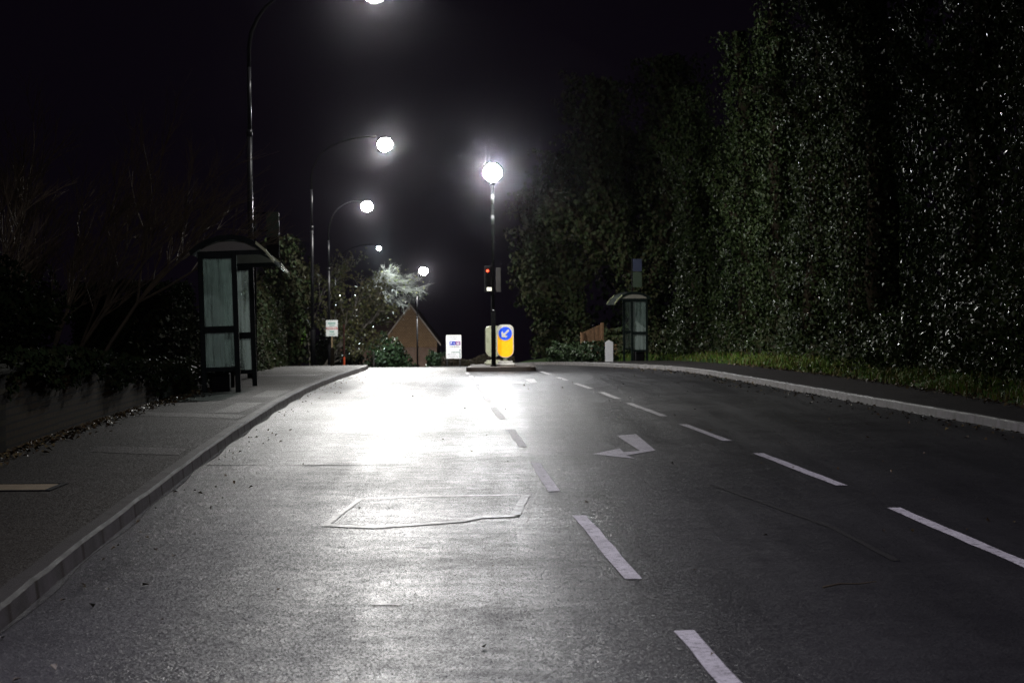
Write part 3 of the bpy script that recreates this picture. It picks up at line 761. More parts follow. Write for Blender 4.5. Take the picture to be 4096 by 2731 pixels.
# ------------------------------------------------------------------ bus shelters
def shelter(label, loc, side, sc, lean, drop, rz=0.):
    """near front post at the origin, length along +y, back towards x = side"""
    t = thing('bus_shelter', label, 'bus shelter', loc, rz, 'arched green bus shelters')
    t.rotation_euler = (drop, lean, rz); t.scale = (sc,)*3
    L, D = 3.5, .56; s = side
    X = lambda a, b: (min(s*a, s*b), max(s*a, s*b))
    def post(x, y, w, z0, z1, nm='post'):
        a, b = X(x-w/2, x+w/2); return MB().box(a, b, y-w/2, y+w/2, z0, z1, bev=.008).build(nm, M_GREEN, t)
    for y in (0, L):
        post(0, y, .085, -.25, 2.36); post(D, y, .085, -.25, 2.36)
    for y in (1.17, 2.34): post(D, y, .06, -.25, 2.36)
    for nm, zz in (('top_rail', (2.24, 2.36)), ('mid_rail', (1.0, 1.11)), ('bottom_rail', (.36, .43))):
        for y in (0, L):
            a, b = X(.043, D-.043); MB().box(a, b, y-.03, y+.03, *zz).build(nm, M_GREEN, t)
        a, b = X(D-.02, D+.02)
        for k in range(3): MB().box(a, b, k*L/3+.043, (k+1)*L/3-.043, *zz).build(nm, M_GREEN, t)
    for y in (0, L):
        a, b = X(.043, D-.043)
        MB().box(a, b, y-.004, y+.004, 1.11, 2.24).build('glazing', M_GLASS, t); MB().box(a, b, y-.004, y+.004, .43, 1.0).build('glazing', M_GLASS, t)
    for k in range(3):
        a, b = X(D-.004, D+.004)
        MB().box(a, b, k*L/3+.043, (k+1)*L/3-.043, 1.11, 2.24).build('glazing', M_GLASS, t); MB().box(a, b, k*L/3+.043, (k+1)*L/3-.043, .43, 1.0).build('glazing', M_GLASS, t)
    # barrel roof: higher at the back, its front lip hanging over the kerb side
    prof = [(D+.17, 2.36), (D+.06, 2.45), (D-.12, 2.54), (.25, 2.60), (.0, 2.61), (-.2, 2.57), (-.38, 2.48), (-.54, 2.34), (-.68, 2.15)]
    Yr = (-.12, L+.12)
    rf = MB(); V = []; F = []; n = len(prof)
    for y in Yr:
        for (x, z) in prof: V.append((s*x, y, z))
        for (x, z) in prof: V.append((s*x*.985, y, z-.03))
    for i in range(n-1):
        F += [(i, i+1, 2*n+i+1, 2*n+i), (n+i, 3*n+i, 3*n+i+1, n+i+1), (i, n+i, n+i+1, i+1), (2*n+i, 2*n+i+1, 3*n+i+1, 3*n+i)]
    F += [(0, 2*n, 3*n, n), (n-1, 2*n-1, 4*n-1, 3*n-1)]
    rf.add(V, F).build('roof', M_ROOFGLAZE, t)
    for y in (-.125, L+.06):
        ob = MB(); V = []; F = []
        m = n-2
        for yy in (y, y+.065):
            for (x, z) in prof[:m+1]: V.append((s*x, yy, z+.012))
            for (x, z) in prof[:m+1]: V.append((s*(x*.97), yy, z-.075))
        k = m+1
        for i in range(k-1):
            F += [(i, i+1, 2*k+i+1, 2*k+i), (k+i, 3*k+i, 3*k+i+1, k+i+1), (i, k+i, k+i+1, i+1), (2*k+i, 2*k+i+1, 3*k+i+1, 3*k+i)]
        ob.add(V, F).build('arch_beam', M_GREEN, t)
        e0 = MB(); V = []
        for yy in (y-.012, y+.077):
            for (x, z) in prof[m-1:]: V.append((s*x, yy, z+.02))
            for (x, z) in prof[m-1:]: V.append((s*x*.985, yy, z-.03))
        k = len(prof[m-1:]); F = []
        for i in range(k-1):
            F += [(i, i+1, 2*k+i+1, 2*k+i), (k+i, 3*k+i, 3*k+i+1, k+i+1), (i, k+i, k+i+1, i+1), (2*k+i, 2*k+i+1, 3*k+i+1, 3*k+i)]
        e0.add(V, F).build('eave_trim', M_EDGE, t)
    for y in (0, L):
        P = [(s*D, 2.365), (s*(D-.02), 2.42), (s*(D-.15), 2.475), (s*.22, 2.53), (0, 2.535), (-s*.2, 2.5), (-s*.36, 2.42), (-s*.45, 2.365)]
        MB().prism(P if s < 0 else P[::-1], y-.012, y+.012).build('end_panel', M_TYMP, t)
        a, b = X(-.55, D); MB().box(a, b, y-.035, y+.035, 2.285, 2.36).build('tie_beam', M_GREEN, t)
    a, b = X(.2, .48); MB().box(a, b, .4, 3.1, .46, .5, bev=.01).build('bench_seat', M_BLACK, t)
    for y in (.7, 2.7): a, b = X(.3, .44); MB().box(a, b, y-.05, y+.05, -.1, .458).build('bench_support', M_BLACK, t)
    a, b = X(.17, D-.08); MB().box(a, b, .3, .62, -.12, .34, bev=.02).build('plinth_box', M_BLACK, t)
    a, b = X(D-.028, D-.012); MB().box(a, b, 1.35, 2.15, 1.3, 2.1).build('timetable_case', M_GREYP, t)
    return t
shelter('green arched bus shelter with scratched glazing on the left pavement', (-4.56, 38.2, G(-4.5,38)+.1), -1, 1., R(-1.6), R(-2.4), R(1.9))
shelter('green arched bus shelter half hidden by ivy on the right pavement', (4.08, 78, G(4,78)+.1), 1, .9, R(0), R(0), R(2.2))
# bus stop flags
def flag(label, X, Y, zt, polex, x0, x1, parts):
    zg = G(X, Y)+.1
    t = thing('bus_stop_flag', label, 'bus stop sign', (X, Y, zg), 0, 'bus stop flags')
    MB().tube([(0,0,-.2),(0,0,zt-zg)], .02, 8).build('pole', M_BLACK, t, smooth=True)
    if x0 > .1: MB().box(.0, x0+.03, -.014, -.012, zt-zg-.06, zt-zg-.03).box(.0, x0+.03, -.014, -.012, zt-zg-.4, zt-zg-.37).build('bracket', M_BLACK, t)
    for nm, a, b, m in parts: MB().box(x0, x1, -.012, .012, a-zg, b-zg).build(nm, m, t)
u = 44/5273
flag('dark green bus stop flag on a pole behind the left shelter', (588-1176)*u, 44, 1.5+(703.7-484)*u, 0, .22, .46, [('flag_panel', 1.5+(703.7-592)*u, 1.5+(703.7-545)*u, M_BLACK), ('route_panel', 1.5+(703.7-543)*u, 1.5+(703.7-487)*u, M_FLAGGREEN)])
u = 80/5273
flag('blue and green bus stop flag on a pole beside the right shelter', (1449-1176)*u, 79, 1.5+(698-594)*u, 0, .03, .34, [('stop_panel', 1.5+(698-624)*u, 1.5+(698-596)*u, M_NAVY), ('route_panel', 1.5+(698-660)*u, 1.5+(698-626)*u, M_FLAGGREEN)])

# ------------------------------------------------------------------ small posts and fences
def pillar(name, label, cat, X, Y, w, h, mat, cap=.06, d=None, dzz=.1):
    d = d or w
    t = MB()
    t.box(-w/2, w/2, -d/2, d/2, -.2, h, bev=.006)
    t.add([(-w/2,-d/2,h),(w/2,-d/2,h),(w/2,d/2,h),(-w/2,d/2,h),(0,-d/2,h+cap),(0,d/2,h+cap)], [(0,1,4),(2,3,5),(0,4,5,3),(1,2,5,4)])
    o = t.build(name, mat, None, (X, Y, G(X, Y)+dzz)); return tag(o, label, cat)
u = 75/5273
pillar('marker_post', 'white square marker post with a ridged top before the right shelter', 'post', (1399-1176)*u, 75, 18*u, .64, M_WHITE, .07, .14)
pillar('wooden_post', 'short dark timber post on the left pavement under the for sale board', 'post', (740-1176)*70/5273, 74, .12, .55, M_BARK)
pillar('wooden_post', 'small pale stump post at the far end of the left kerb', 'post', (858-1176)*82/5273, 82, .05, .45, M_CONC)
t = thing('marker_rod', 'thin rusty rod with an orange foot beyond the for sale board', 'rod', ((790-1176)*84/5273, 84, G(-6,84)+.1))
MB().tube([(0,0,.3),(0,0,1.5)], .03, 8).build('rod', M_RUST, t); MB().tube([(0,0,-.2),(0,0,.3)], .04, 8).build('foot', M_ORANGE, t)
# fence on the right beside the white post
t = thing('timber_fence', 'brown close boarded timber fence panel beyond the white marker post', 'fence', ((1360-1176)*86/5273, 86, G(3,86)), R(14))
mb = MB()
for i in range(8): mb.box(-.34+i*.085, -.34+i*.085+.079, -.012+.006*(i % 2), .012+.006*(i % 2), .0, 1.22+.035*i)
mb.build('boards', M_FENCE, t); MB().box(-.44,-.345,-.05,.05,-.1,1.2).build('post', M_FENCE, t); MB().box(.345,.44,-.05,.05,-.1,1.55).build('post', M_FENCE, t)
t = thing('timber_fence', 'low dark brown boarded fence right behind the white marker post', 'fence', ((1392-1176)*88/5273, 88, G(3.4,88)), R(4))
mb = MB()
for i in range(7): mb.box(-.42+i*.12, -.42+i*.12+.112, -.012, .012, .05, .75+.02*(i % 3))
mb.build('boards', M_FENCE, t); MB().box(-.47,-.425,-.03,.03,-.1,.8).build('post', M_FENCE, t)

# ------------------------------------------------------------------ brick wall on the left
t = thing('brick_wall', 'low mossy brick wall stepping down beside the left pavement', 'wall', (0,0,0))
mb = MB(); V = []; F = []; cp = MB(); Vc = []; Fc = []
Yw = ys(22.1, 37.2, .5)
for y in Yw:
    x = backL(y); g = G(x, y); h = wallH(y)
    V += [(x,y,g-.1),(x,y,g+h),(x-.22,y,g+h),(x-.22,y,g-.1)]
    Vc += [(x+.03,y,g+h+.002),(x+.03,y,g+h+.05),(x-.11,y,g+h+.085),(x-.25,y,g+h+.05),(x-.25,y,g+h+.002)]
for j in range(len(Yw)-1):
    for i in range(3): a = j*4+i; F.append((a, a+4, a+5, a+1))
    for i in range(5): a = j*5+i; b = j*5+(i+1) % 5; Fc.append((a, a+5, b+5, b))
k = (len(Yw)-1)*4; F += [(0,1,2,3), (k+3,k+2,k+1,k)]
k = (len(Yw)-1)*5; Fc += [(0,1,2,3,4), (k+4,k+3,k+2,k+1,k)]
mb.add(V, F).build('brickwork', M_WALL, t); cp.add(Vc, Fc).build('coping', M_COPE, t)
xp = backL(21.6)
MB().box(xp-.35, xp+.06, 21.3, 21.9, -.1, .86, bev=.01).build('pier', brick('pier_brick', (.06,.05,.018), (.05,.042,.016), (.014,.012,.008), 1, .9), t)
MB().box(xp-.39, xp+.1, 21.26, 21.94, .862, .93, bev=.02).build('pier_cap', M_COPE, t)

# ------------------------------------------------------------------ vegetation

def ivy_tree(label, X, Y, paths, n, size, mat=M_IVY, group='ivy clad trees along the right bank', name='ivy_tree'):
    """paths: lists of (dx, dy, z, r) in metres from the foot"""
    z0 = min(bankR(X, Y), G(X, Y)+1) if X > 0 else G(X, Y)+.2
    t = thing(name, label, 'tree', (X, Y, z0), 0, group)
    P, N = on_paths(paths, n, .4)
    leaves('foliage', P, N, size*(.6 + .8*rng.random(n)), mat, t, hang=True)
    tr = MB()
    for p in paths: tr.tube([(a[0], a[1], a[2] - (.3 if i == 0 else 0)) for i, a in enumerate(p)], [max(.03, a[3]*.34) for a in p], 7)
    tr.build('trunk', M_BARK, t, smooth=True)
    return t
def column(h, r, lean=0., bend=0., branches=3, seed=0):
    rs = random.Random(seed); main = []
    for i in range(9):
        f = i/8
        main.append((lean*f*h + bend*math.sin(f*3)*.5 + rs.uniform(-.1,.1), rs.uniform(-.15,.15), f*h, r*(1.15 - .5*f)*rs.uniform(.8,1.2)))
    out = [main]
    for b in range(branches):
        f = rs.uniform(.35,.85); k = main[int(f*8)]
        L = rs.uniform(1.3,3.0); a = rs.uniform(0, 2*PI)
        out.append([(k[0]+math.cos(a)*L*q*.75, k[1]+math.sin(a)*L*q*.6, k[2]+L*q*rs.uniform(.5,.9), r*(.55-.25*q)) for q in (0,.35,.7,1)])
    return out
near = [
 ('glossy ivy trunk at the right edge of the view, nearest the camera', 7.95, 33.5, 7.5, .8, .0, 17000, .068),
 ('ivy column second from the right edge, with a dark gap on its left', 8.1, 39.5, 8.0, .8, -.02, 14000, .07),
 ('broad ivy column third from the right edge, leaning left near its top', 7.6, 46, 8.5, .85, -.05, 13000, .072),
 ('tall ivy column fourth from the right edge, thick at its foot', 7.9, 52, 9.0, .85, -.03, 12000, .076),
 ('ivy column standing midway along the right bank', 7.5, 57, 8.5, .8, .02, 10500, .08),
 ('slender ivy column just right of the ivy beside the right shelter', 7.6, 63.5, 8.5, .8, -.03, 9500, .085),
 ('ivy column leaning over the bank second from the right shelter', 7.2, 69, 8.5, .85, -.04, 9500, .09),
 ('bulging ivy column growing against the right bus shelter', 6.3, 76.5, 8.5, .85, -.05, 11000, .092)]
for i, (lb, X, Y, h, r, lean, n, sz_) in enumerate(near):
    ivy_tree(lb, X, Y, column(h*(1.45 if i < 3 else 1.4 - .07*(i-2)), r*1.05, lean*.7, .3*math.sin(i*2.1), 7, i), int(n*1.75), sz_*1.1, M_IVY if i < 2 else M_IVYM)
# trees beyond the right shelter
ivy_tree('ivy clad tree arching left behind the right bus shelter', 5.6, 92, [[(0,0,0,.55),(-.5,0,1.6,.5),(-.9,0,3.2,.5),(-1.4,0,4.9,.6),(-2.2,0,6.8,.9),(-2.4,0,8.6,1.2),(-2.0,0,10.6,1.3)], [(-.9,0,3.2,.4),(-2.2,.3,4.4,.7),(-3.4,.2,5.4,.9),(-4.2,.2,5.9,.8)], [(-.5,0,1.6,.35),(.4,0,3.4,.7),(.8,.2,6,1.1),(.9,.2,9,1.3),(.6,.2,11.5,1.2)]], 11000, .17, M_IVYD)
ivy_tree('slim ivy trunk rising beyond the timber fence', 3.2, 100, [[(0,0,0,.35),(-.15,0,1.5,.32),(-.55,0,3,.35),(-1.1,0,4.8,.6),(-1.2,0,6.5,1.0),(-.8,0,8.6,1.2)], [(-.55,0,3,.3),(.6,.3,4.4,.8),(1.3,.2,6.2,1.1),(1.6,.2,9.6,1.3)], [(-.15,0,1.5,.3),(-1.2,.2,2.4,.5),(-1.9,.2,2.9,.5)]], 7600, .18, M_IVYD)
ivy_tree('dark spreading tree furthest along the right bank, edging the open sky', 1.6, 112, [[(0,0,0,.5),(.1,0,2,.6),(.0,0,4,1.0),(.3,0,6,1.4),(1.0,0,8.4,1.6)], [(.1,0,2,.4),(-.7,.2,3.4,.8),(-.8,0,5.2,.8)], [(0,0,4,.6),(-.7,.1,6.6,1.0),(-.4,0,8,.9)], [(0,0,.2,.8),(.9,.3,1.0,1.0),(2.0,.3,1.6,1.0)]], 8500, .2, M_IVYD)
def bush(name, label, cat, X, Y, rad, n, size, mat, zc=None, group=None, stem=True, g=None):
    z0 = G(X, Y)+.08 if g is None else g
    t = thing(name, label, cat, (X, Y, z0), 0, group)
    P, N = blob((0,0,zc if zc is not None else rad[2]*.8), rad, n, X+Y)
    leaves('foliage', P, N, size*(.6+.8*rng.random(n)), mat, t)
    mb = MB()
    for k in range(5):
        a = k*1.3; mb.tube([(0,0,-.25),(math.cos(a)*rad[0]*.25, math.sin(a)*rad[1]*.25, rad[2]*.6),(math.cos(a)*rad[0]*.6, math.sin(a)*rad[1]*.6, rad[2]*1.1)], [.04,.025,.012], 5)
    mb.build('stems', M_BARK, t)
    return t
bush('glossy_shrub', 'glossy evergreen shrub at the right edge, glittering under the lamp', 'shrub', 7.75, 31.0, (1.0,1.6,1.15), 9000, .085, M_IVY, 1.15, g=G(7.7,31)+.25)
bush('glossy_shrub', 'dark glossy shrub low on the bank before the second ivy column', 'shrub', 7.75, 36.6, (.8,1.4,1.0), 5500, .085, M_IVY, .95, g=G(7.7,36)+.25)
bush('bramble', 'low bramble clump spilling onto the right pavement edge', 'bramble', 7.35, 43.2, (.7,1.5,.7), 4000, .08, M_IVY, .55, g=G(7.3,43)+.2)
bush('fern_clump', 'bright green weed clump at the kerb end left of the timber fence', 'weeds', 1.95, 84, (.7,.9,.42), 1800, .12, M_BUSH, .3)
bush('fern_clump', 'green weed clump at the foot of the brown timber fence', 'weeds', 3.0, 83.5, (.8,.8,.45), 1500, .12, M_BUSH, .3)
# undergrowth carpeting the bank between the trunks
n = 16000
P = scatter_verge(n, 26, 96, .75, 3.4); P[:, 2] += rng.random(n)**1.5 * (.25 + .5*np.abs(np.sin(P[:,1]*.9)+np.sin(P[:,1]*.37)))
o = leaves('undergrowth', P, unit(np.array([-.5,-.3,.6]) + rng.normal(size=(n,3))*.6), .09+.09*(P[:,1]/90), M_IVYD)
tag(o, 'tangled ivy and bramble undergrowth covering the right bank', 'undergrowth', kind='stuff')
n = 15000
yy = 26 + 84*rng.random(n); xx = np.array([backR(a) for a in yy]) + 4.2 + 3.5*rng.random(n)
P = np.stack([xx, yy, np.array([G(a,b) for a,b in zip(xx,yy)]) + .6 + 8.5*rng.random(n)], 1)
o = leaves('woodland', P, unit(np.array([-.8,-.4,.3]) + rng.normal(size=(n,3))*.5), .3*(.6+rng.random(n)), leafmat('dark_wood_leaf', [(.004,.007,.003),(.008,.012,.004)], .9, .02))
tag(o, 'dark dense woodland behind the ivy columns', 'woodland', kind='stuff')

# left side: clipped hedge, bare shrub, overgrown hedge
t = thing('clipped_hedge', 'dark clipped hedge block rising behind the brick wall', 'hedge', (-7.4, 45, G(-7,45)+.4))
n = 9000
q = rng.random((n, 3))*2-1; ax = rng.integers(0, 3, n); q[np.arange(n), ax] = np.where(rng.random(n) < .5, -1, 1)
N = np.zeros((n, 3)); N[np.arange(n), ax] = q[np.arange(n), ax]
P = q * np.array([1.0,.9,.78]) + np.array([0,0,.8]) + rng.normal(size=(n,3))*.05
leaves('foliage', P, unit(N + rng.normal(size=(n,3))*.5), .08, M_DULL, t)
MB().box(-.85,.85,-.75,.75,-.3,1.4).build('core', M_BARK, t)
n = 5200
yy = 22 + 15.4*rng.random(n); q = rng.random(n)**1.6; keep = np.sin(yy*1.9)+.7*np.sin(yy*4.3+1)+rng.normal(size=n)*.5 > -.35
yy, q = yy[keep], q[keep]; n = len(yy)
P = np.stack([np.array([backL(a) for a in yy]) + .05 - .3*rng.random(n), yy, np.array([G(-5,a)+wallH(a) for a in yy]) + .13 - q*.42*(.4+.6*np.abs(np.sin(yy*.8))) + .1*rng.random(n)], 1)
m_ = q > .12; P[m_, 0] = np.array([backL(a) for a in yy[m_]]) + .03 + .07*rng.random(m_.sum())
t = thing('trailing_plant', 'dark trailing ivy growing over the top of the brick wall', 'plant', (0,0,0))
leaves('foliage', P, unit(np.array([.7,-.3,.5]) + rng.normal(size=(n,3))*.5), .07*(.6+.8*rng.random(n)), M_DULL, t)
MB().tube([(backL(y)-.27, y, G(-5,y)+wallH(y)+.06) for y in ys(22,37,1)], .015, 5).build('stem', M_BARK, t)
for lb, X, Y, rd, zz in (('dark shrub at the left edge of the view behind the brick wall', -7.2, 29, (1.2,1.4,1.0), .9),
    ('wide dark shrub behind the middle of the brick wall', -8.6, 36, (1.5,1.2,.9), .8), ('low dark shrub left of the clipped hedge', -9.6, 43, (1.4,1.2,1.1), .9)):
    bush('garden_shrub', lb, 'shrub', X, Y, rd, 4200, .1, M_DULL, zz, 'dark shrubs behind the brick wall', g=G(X,Y)+.6)
def twiggy(name, label, X, Y, z0, stems, mat, seed, depth=4, spread=.5, up=.5, wind=(0,0,0), L0=2.2, r0=.05, kids=4, leafmat_=None, nleaf=0, lsz=.1, bole=0.):
    rs = random.Random(seed)
    t = thing(name, label, 'tree', (X, Y, z0))
    br = MB(); pts = []
    def grow(p, d, L, r, k):
        segs = 3; q = [p]; c = p; dd = d
        for i in range(segs):
            dd = (dd + Vector((rs.gauss(0,.13), rs.gauss(0,.13), rs.gauss(0,.1))) + Vector(wind)*.12).normalized()
            c = c + dd*(L/segs); q.append(c)
        br.tube(q, [r, r*.85, r*.7, r*.5], 5 if k > 1 else 3, cap=False)
        if k <= 1: pts.append((q, dd))
        if k == 0: return
        for j in range(kids if k > 1 else kids+1):
            f = rs.uniform(.35, 1.); b = q[0].lerp(q[-1], f) if f < .33 else q[min(3, int(f*3)+ (1 if f*3 % 1 > .5 else 0))]
            nd = (dd + Vector((rs.gauss(0,spread), rs.gauss(0,spread), rs.gauss(up*.3,spread*.7)))).normalized()
            grow(b, nd, L*rs.uniform(.5,.75), r*.55, k-1)
    for (dx, dy, dr) in stems: grow(Vector((dx, dy, bole-.2)), Vector(dr).normalized(), L0*rs.uniform(.85,1.15), r0, depth)
    if bole: MB().tube([(0,0,-.3),(.1,0,bole*.4),(.5,0,bole*.75),(1.05,0,bole-.1),(1.3,0,bole)], [.16,.13,.1,.08,.05], 8).build('trunk', M_BARK, t, smooth=True)
    br.build('branches', mat, t)
    if nleaf:
        P = []
        for _ in range(nleaf):
            q, dd = rs.choice(pts); a = q[rs.randint(1,3)]; P.append((a.x+rs.gauss(0,.12), a.y+rs.gauss(0,.12), a.z+rs.gauss(0,.12)))
        P = np.array(P); leaves('foliage', P, unit(rng.normal(size=(len(P),3))+np.array([0,-.3,.4])), lsz*(.6+.8*rng.random(len(P))), leafmat_, t)
    return t
twiggy('bare_tree', 'bare many stemmed tree with brown twigs sweeping right above the hedge', -9.3, 42, .3,
       [(-1.2,0,(-.15,0,1)),(-.5,.3,(.05,.1,1)),(.1,-.2,(.25,-.1,1)),(.6,.2,(.4,.1,.9)),(1.0,0,(.55,0,.8)),(1.5,.2,(.3,0,1)),(-1.9,.2,(-.3,.1,1))], M_TWIG, 5, 4, .33, .8, (.25,0,.05), 2.4, .045, 5)
twiggy('bare_tree', 'dim bare tree at the far left edge behind the wall', -7.6, 31, .7,
       [(-.6,0,(-.1,0,1)),(0,.3,(.1,.1,1)),(.5,-.2,(.15,-.1,1))], M_TWIG, 9, 4, .3, .8, (.1,0,.1), 1.7, .035, 4)
def hedge_run(label, Y0, Y1, off, h, n, size, mat, group=None, name='overgrown_hedge'):
    t = thing(name, label, 'hedge', (0,0,0), 0, group)
    y = Y0 + (Y1-Y0)*rng.random(n); z = rng.random(n)
    hh = h*(.75+.25*np.sin(y*.9)+.12*np.sin(y*2.3))
    dep = rng.random(n)**2
    x = np.array([backL(a) for a in y]) - off - dep*1.2 - .25*np.sin(y*1.7+z*5)*.6 - z*.15
    P = np.stack([x, y, np.array([G(a,b) for a,b in zip(x,y)])+.05+z*hh], 1)
    leaves('foliage', P, unit(np.array([.7,-.4,.35]) + rng.normal(size=(n,3))*.55), size*(.6+.8*rng.random(n)), mat, t)
    mb = MB()
    for y in np.arange(Y0+.4, Y1, 1.1):
        x = backL(y)-off-.6; x2 = backL(y+1.1)-off-.6; mb.tube([(x,y,G(x,y)-.12),(x2,y+1.1,G(x2,y+1.1)-.12)], .05, 5); mb.tube([(x,y,G(x,y)-.2),(x-.1,y+.1,G(x,y)+h*.5),(x+.05,y,G(x,y)+h*.8)], [.05,.04,.02], 5)
    mb.build('stems', M_BARK, t)
hedge_run('unkempt dark hedge running from the left shelter towards the first far lamp', 43, 62, .15, 1.5, 8000, .1, M_IVYD)
hedge_run('taller ragged hedge behind the for sale board', 62, 84, .25, 2.4, 9000, .13, M_IVYD)
hedge_run('low leafy growth between the brick wall end and the left shelter', 37.4, 42.5, .05, .7, 2600, .08, M_IVY)
ivy_tree('tall dark ivy trunk beside the second lamp pole', -8.1, 84, [[(0,0,0,.6),(0,0,2,.7),(-.2,0,3.4,.7),(-.4,0,4.6,.5)]], 3000, .16, M_IVYD, None)
o = bush('lit_shrub', 'narrow vivid green shrub glowing under the lamps left of the for sale board', 'shrub', -8.7, 94, (.2,.3,.68), 1500, .1, M_LIME, 1.5)
# lamp lit tree beyond the left pavement
twiggy('roadside_tree', 'half bare tree with glinting lamplit leaves above the for sale board', -10.7, 121, G(-10.7,121),
       [(-.5,0,(-.2,0,1)),(0,0,(.1,.1,1)),(.4,0,(.3,-.1,1)),(.2,.2,(.2,.1,1)),(-.8,0,(-.4,0,1))], M_PALETWIG, 21, 4, .4, .6, (.12,0,.1), 3.4, .07, 4, M_GLOSS, 8000, .17)
twiggy('roadside_tree', 'pale bare boughs spreading sideways under the small far lantern', -9.6, 134, G(-9,134),
       [(1.1,0,(1,0,.15)),(1.0,.1,(.9,.1,-.05)),(.9,-.1,(1,-.2,.3)),(1.2,0,(1,.1,.0))], M_SILVER, 33, 4, .42, .0, (.3,0,.0), 1.5, .05, 5, M_GLOSS, 260, .12, 6.1)
bush('round_bush', 'rounded leafy bush hiding the left corner of the gabled house', 'bush', -7.35, 136, (1.25,1.1,1.5), 4200, .17, M_BUSH, 1.6)
bush('dark_bush', 'dark bush filling the gap left of the round bush', 'bush', -9.6, 127, (1.5,1.2,1.7), 4200, .17, M_IVYD, 1.4)
bush('round_bush', 'small pale bush between the house and the direction sign', 'bush', -4.45, 134, (.62,.6,.6), 1500, .14, M_BUSH, 1.45)
t = thing('low_hedge', 'low brown hedge running behind the direction sign and the island', 'hedge', (0,0,0))
n = 4200; xx = -3.1 + 3.2*rng.random(n); P = np.stack([xx, 101+.7*rng.random(n), np.array([G(a,101) for a in xx])+.05+(.42+.12*np.sin(xx*4))*rng.random(n)], 1)
leaves('foliage', P, unit(np.array([0,-.6,.5])+rng.normal(size=(n,3))*.6), .1, leafmat('brown_hedge_leaf', [(.05,.035,.02),(.07,.05,.03),(.03,.035,.015)], .6), t)
mb = MB()
mb.tube([(-3.1,101.3,G(-2,101)-.12),(.1,101.3,G(-2,101)-.1)], .03, 5)
for k in range(7): x = -3+.5*k; mb.tube([(x,101.3,G(x,101)-.2),(x+.05,101.3,G(x,101)+.4)], .02, 5)
mb.build('stems', M_BARK, t)

# ------------------------------------------------------------------ house down the hill
hx, hy = (943-1176)/5273*165, 165.
gz = G(hx, hy)
t = thing('gabled_house', 'brick house with a steep tile hung gable beyond the brow of the road', 'house', (hx, hy, gz))
az = 1.5 + (701.6-698)/5273*hy - gz; ezv = 1.5 + (701.6-783)/5273*hy - gz; hw = 2.0
MB().box(-hw+.12, hw-.12, 0, 7, -.3, ezv-.45).build('wall', M_HBRICK, t)
MB().prism([(-hw+.1, ezv-.45),(hw-.1, ezv-.45),(hw-.1, ezv),(0, az-.08),(-hw+.1, ezv)], -.06, .1).build('gable', M_HTILE, t)
def slope(sgn):
    k = (az-ezv)/hw
    P = [(0, az), (sgn*(hw+.18), az-k*(hw+.18)), (sgn*(hw+.18), az-k*(hw+.18)-.12), (0, az-.13)]
    return MB().prism(P if sgn < 0 else P[::-1], -.2, 7.2).build('roof', M_RTILE, t)
slope(-1); slope(1)
k = (az-ezv)/hw
for sgn in (-1, 1):
    P = [(sgn*.0, az+.02), (sgn*(hw+.18), az-k*(hw+.18)+.02), (sgn*(hw+.18), az-k*(hw+.18)-.13), (0, az-.14)]
    MB().prism(P if sgn < 0 else P[::-1], -.24, -.205).build('bargeboard', simple('pale_bargeboard', (.4,.34,.3), .6), t)
# main range behind, ridge running left
MB().box(-6, -hw, 3.0, 9, -.3, ezv-.3).build('wall', M_HBRICK, t)
V = [(-6.2,2.7,ezv-.25),(-hw+.4,2.7,ezv-.25),(-.2,5.8,az-.12),(-6.2,5.8,az-.12),(-6.2,9.2,ezv-.25),(-hw+.4,9.2,ezv-.25)]
MB().add(V, [(0,1,2,3),(3,2,5,4),(0,3,4)]).build('roof', M_RTILE, t)
wf = MB().box(-.62,.62,-.05,-.005,.95,2.05).build('window', M_BLACK, t)
MB().box(-.7,.7,-.09,-.055,.88,.95).build('sill', M_WHITE, wf); MB().box(-.025,.025,-.08,-.051,.955,2.05).build('mullion', M_WHITE, wf)

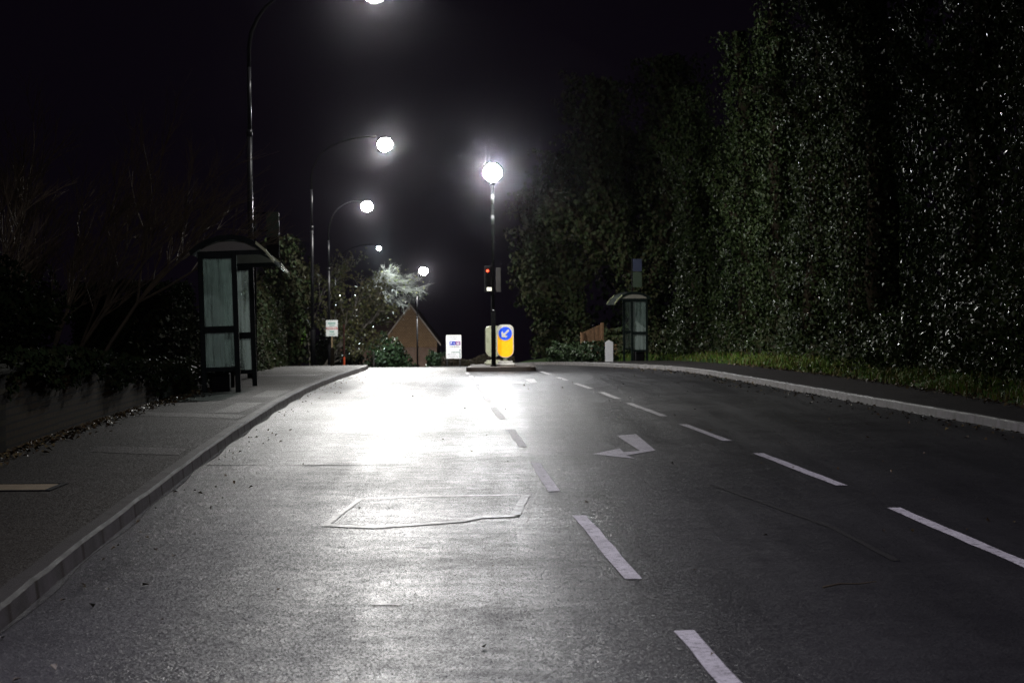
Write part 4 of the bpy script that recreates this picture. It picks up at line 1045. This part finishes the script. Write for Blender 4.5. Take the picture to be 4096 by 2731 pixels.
# ------------------------------------------------------------------ night sky and bloom haze
w = bpy.data.worlds.new('World'); scene.world = w; w.use_nodes = True
nt = w.node_tree; bg = nt.nodes['Background']
sky = node(nt, 'ShaderNodeTexSky'); sky.sky_type = 'NISHITA'; sky.sun_disc = False; sky.sun_elevation = R(-4.5); sky.sun_rotation = R(200)
c = mix(nt, 1., sky.outputs['Color'], (.05,.04,.055), 'MULTIPLY')
c2 = mix(nt, 1., c, (.0021,.0013,.0029), 'ADD')
nt.links.new(c2, bg.inputs['Color']); bg.inputs['Strength'].default_value = 1.0

HAZE = .00013  # haze box added to imitate lens bloom round the lamps
if HAZE:
    m = bpy.data.materials.new('bloom_haze'); m.use_nodes = True; nt = m.node_tree; nt.nodes.clear()
    v = node(nt, 'ShaderNodeVolumePrincipled'); v.inputs['Color'].default_value = (.9,.86,1,1); v.inputs['Density'].default_value = HAZE; v.inputs['Anisotropy'].default_value = .991
    o = node(nt, 'ShaderNodeOutputMaterial'); nt.links.new(v.outputs[0], o.inputs['Volume'])
    hz = MB().box(-520, 520, -65, 430, -14, 22).build('haze', m)
    tag(hz, 'thin added haze standing in for lens bloom round the street lamps', 'haze', kind='stuff')

# ------------------------------------------------------------------ camera
th = math.atan(84/5273); ph = R(.4)
fwd = Vector((0, math.cos(th), -math.sin(th))); rt = Vector((1,0,0)); up = rt.cross(fwd)
r2 = rt*math.cos(ph) - up*math.sin(ph); u2 = up*math.cos(ph) + rt*math.sin(ph)
cd = bpy.data.cameras.new('camera'); cam = bpy.data.objects.new('camera', cd); COL.objects.link(cam); scene.camera = cam
M3 = Matrix((r2, u2, -fwd)).transposed()
cam.matrix_world = Matrix.Translation((0,0,1.5)) @ M3.to_4x4()
cd.sensor_width = 36; cd.lens = 36*5273/2352; cd.clip_start = .1; cd.clip_end = 2000
cd.dof.use_dof = True; cd.dof.focus_distance = 21; cd.dof.aperture_fstop = 6.5; cd.dof.aperture_blades = 7

vs = scene.view_settings
vs.view_transform = 'Standard'; vs.look = 'None'; vs.exposure = 0; vs.gamma = 1
cy = scene.cycles
cy.max_bounces = 5; cy.diffuse_bounces = 2; cy.glossy_bounces = 3; cy.transmission_bounces = 4; cy.volume_bounces = 0; cy.transparent_max_bounces = 10
cy.caustics_reflective = False; cy.caustics_refractive = False
cy.use_denoising = True; cy.denoising_prefilter = 'NONE'; cy.sample_clamp_indirect = 4; cy.use_light_tree = True
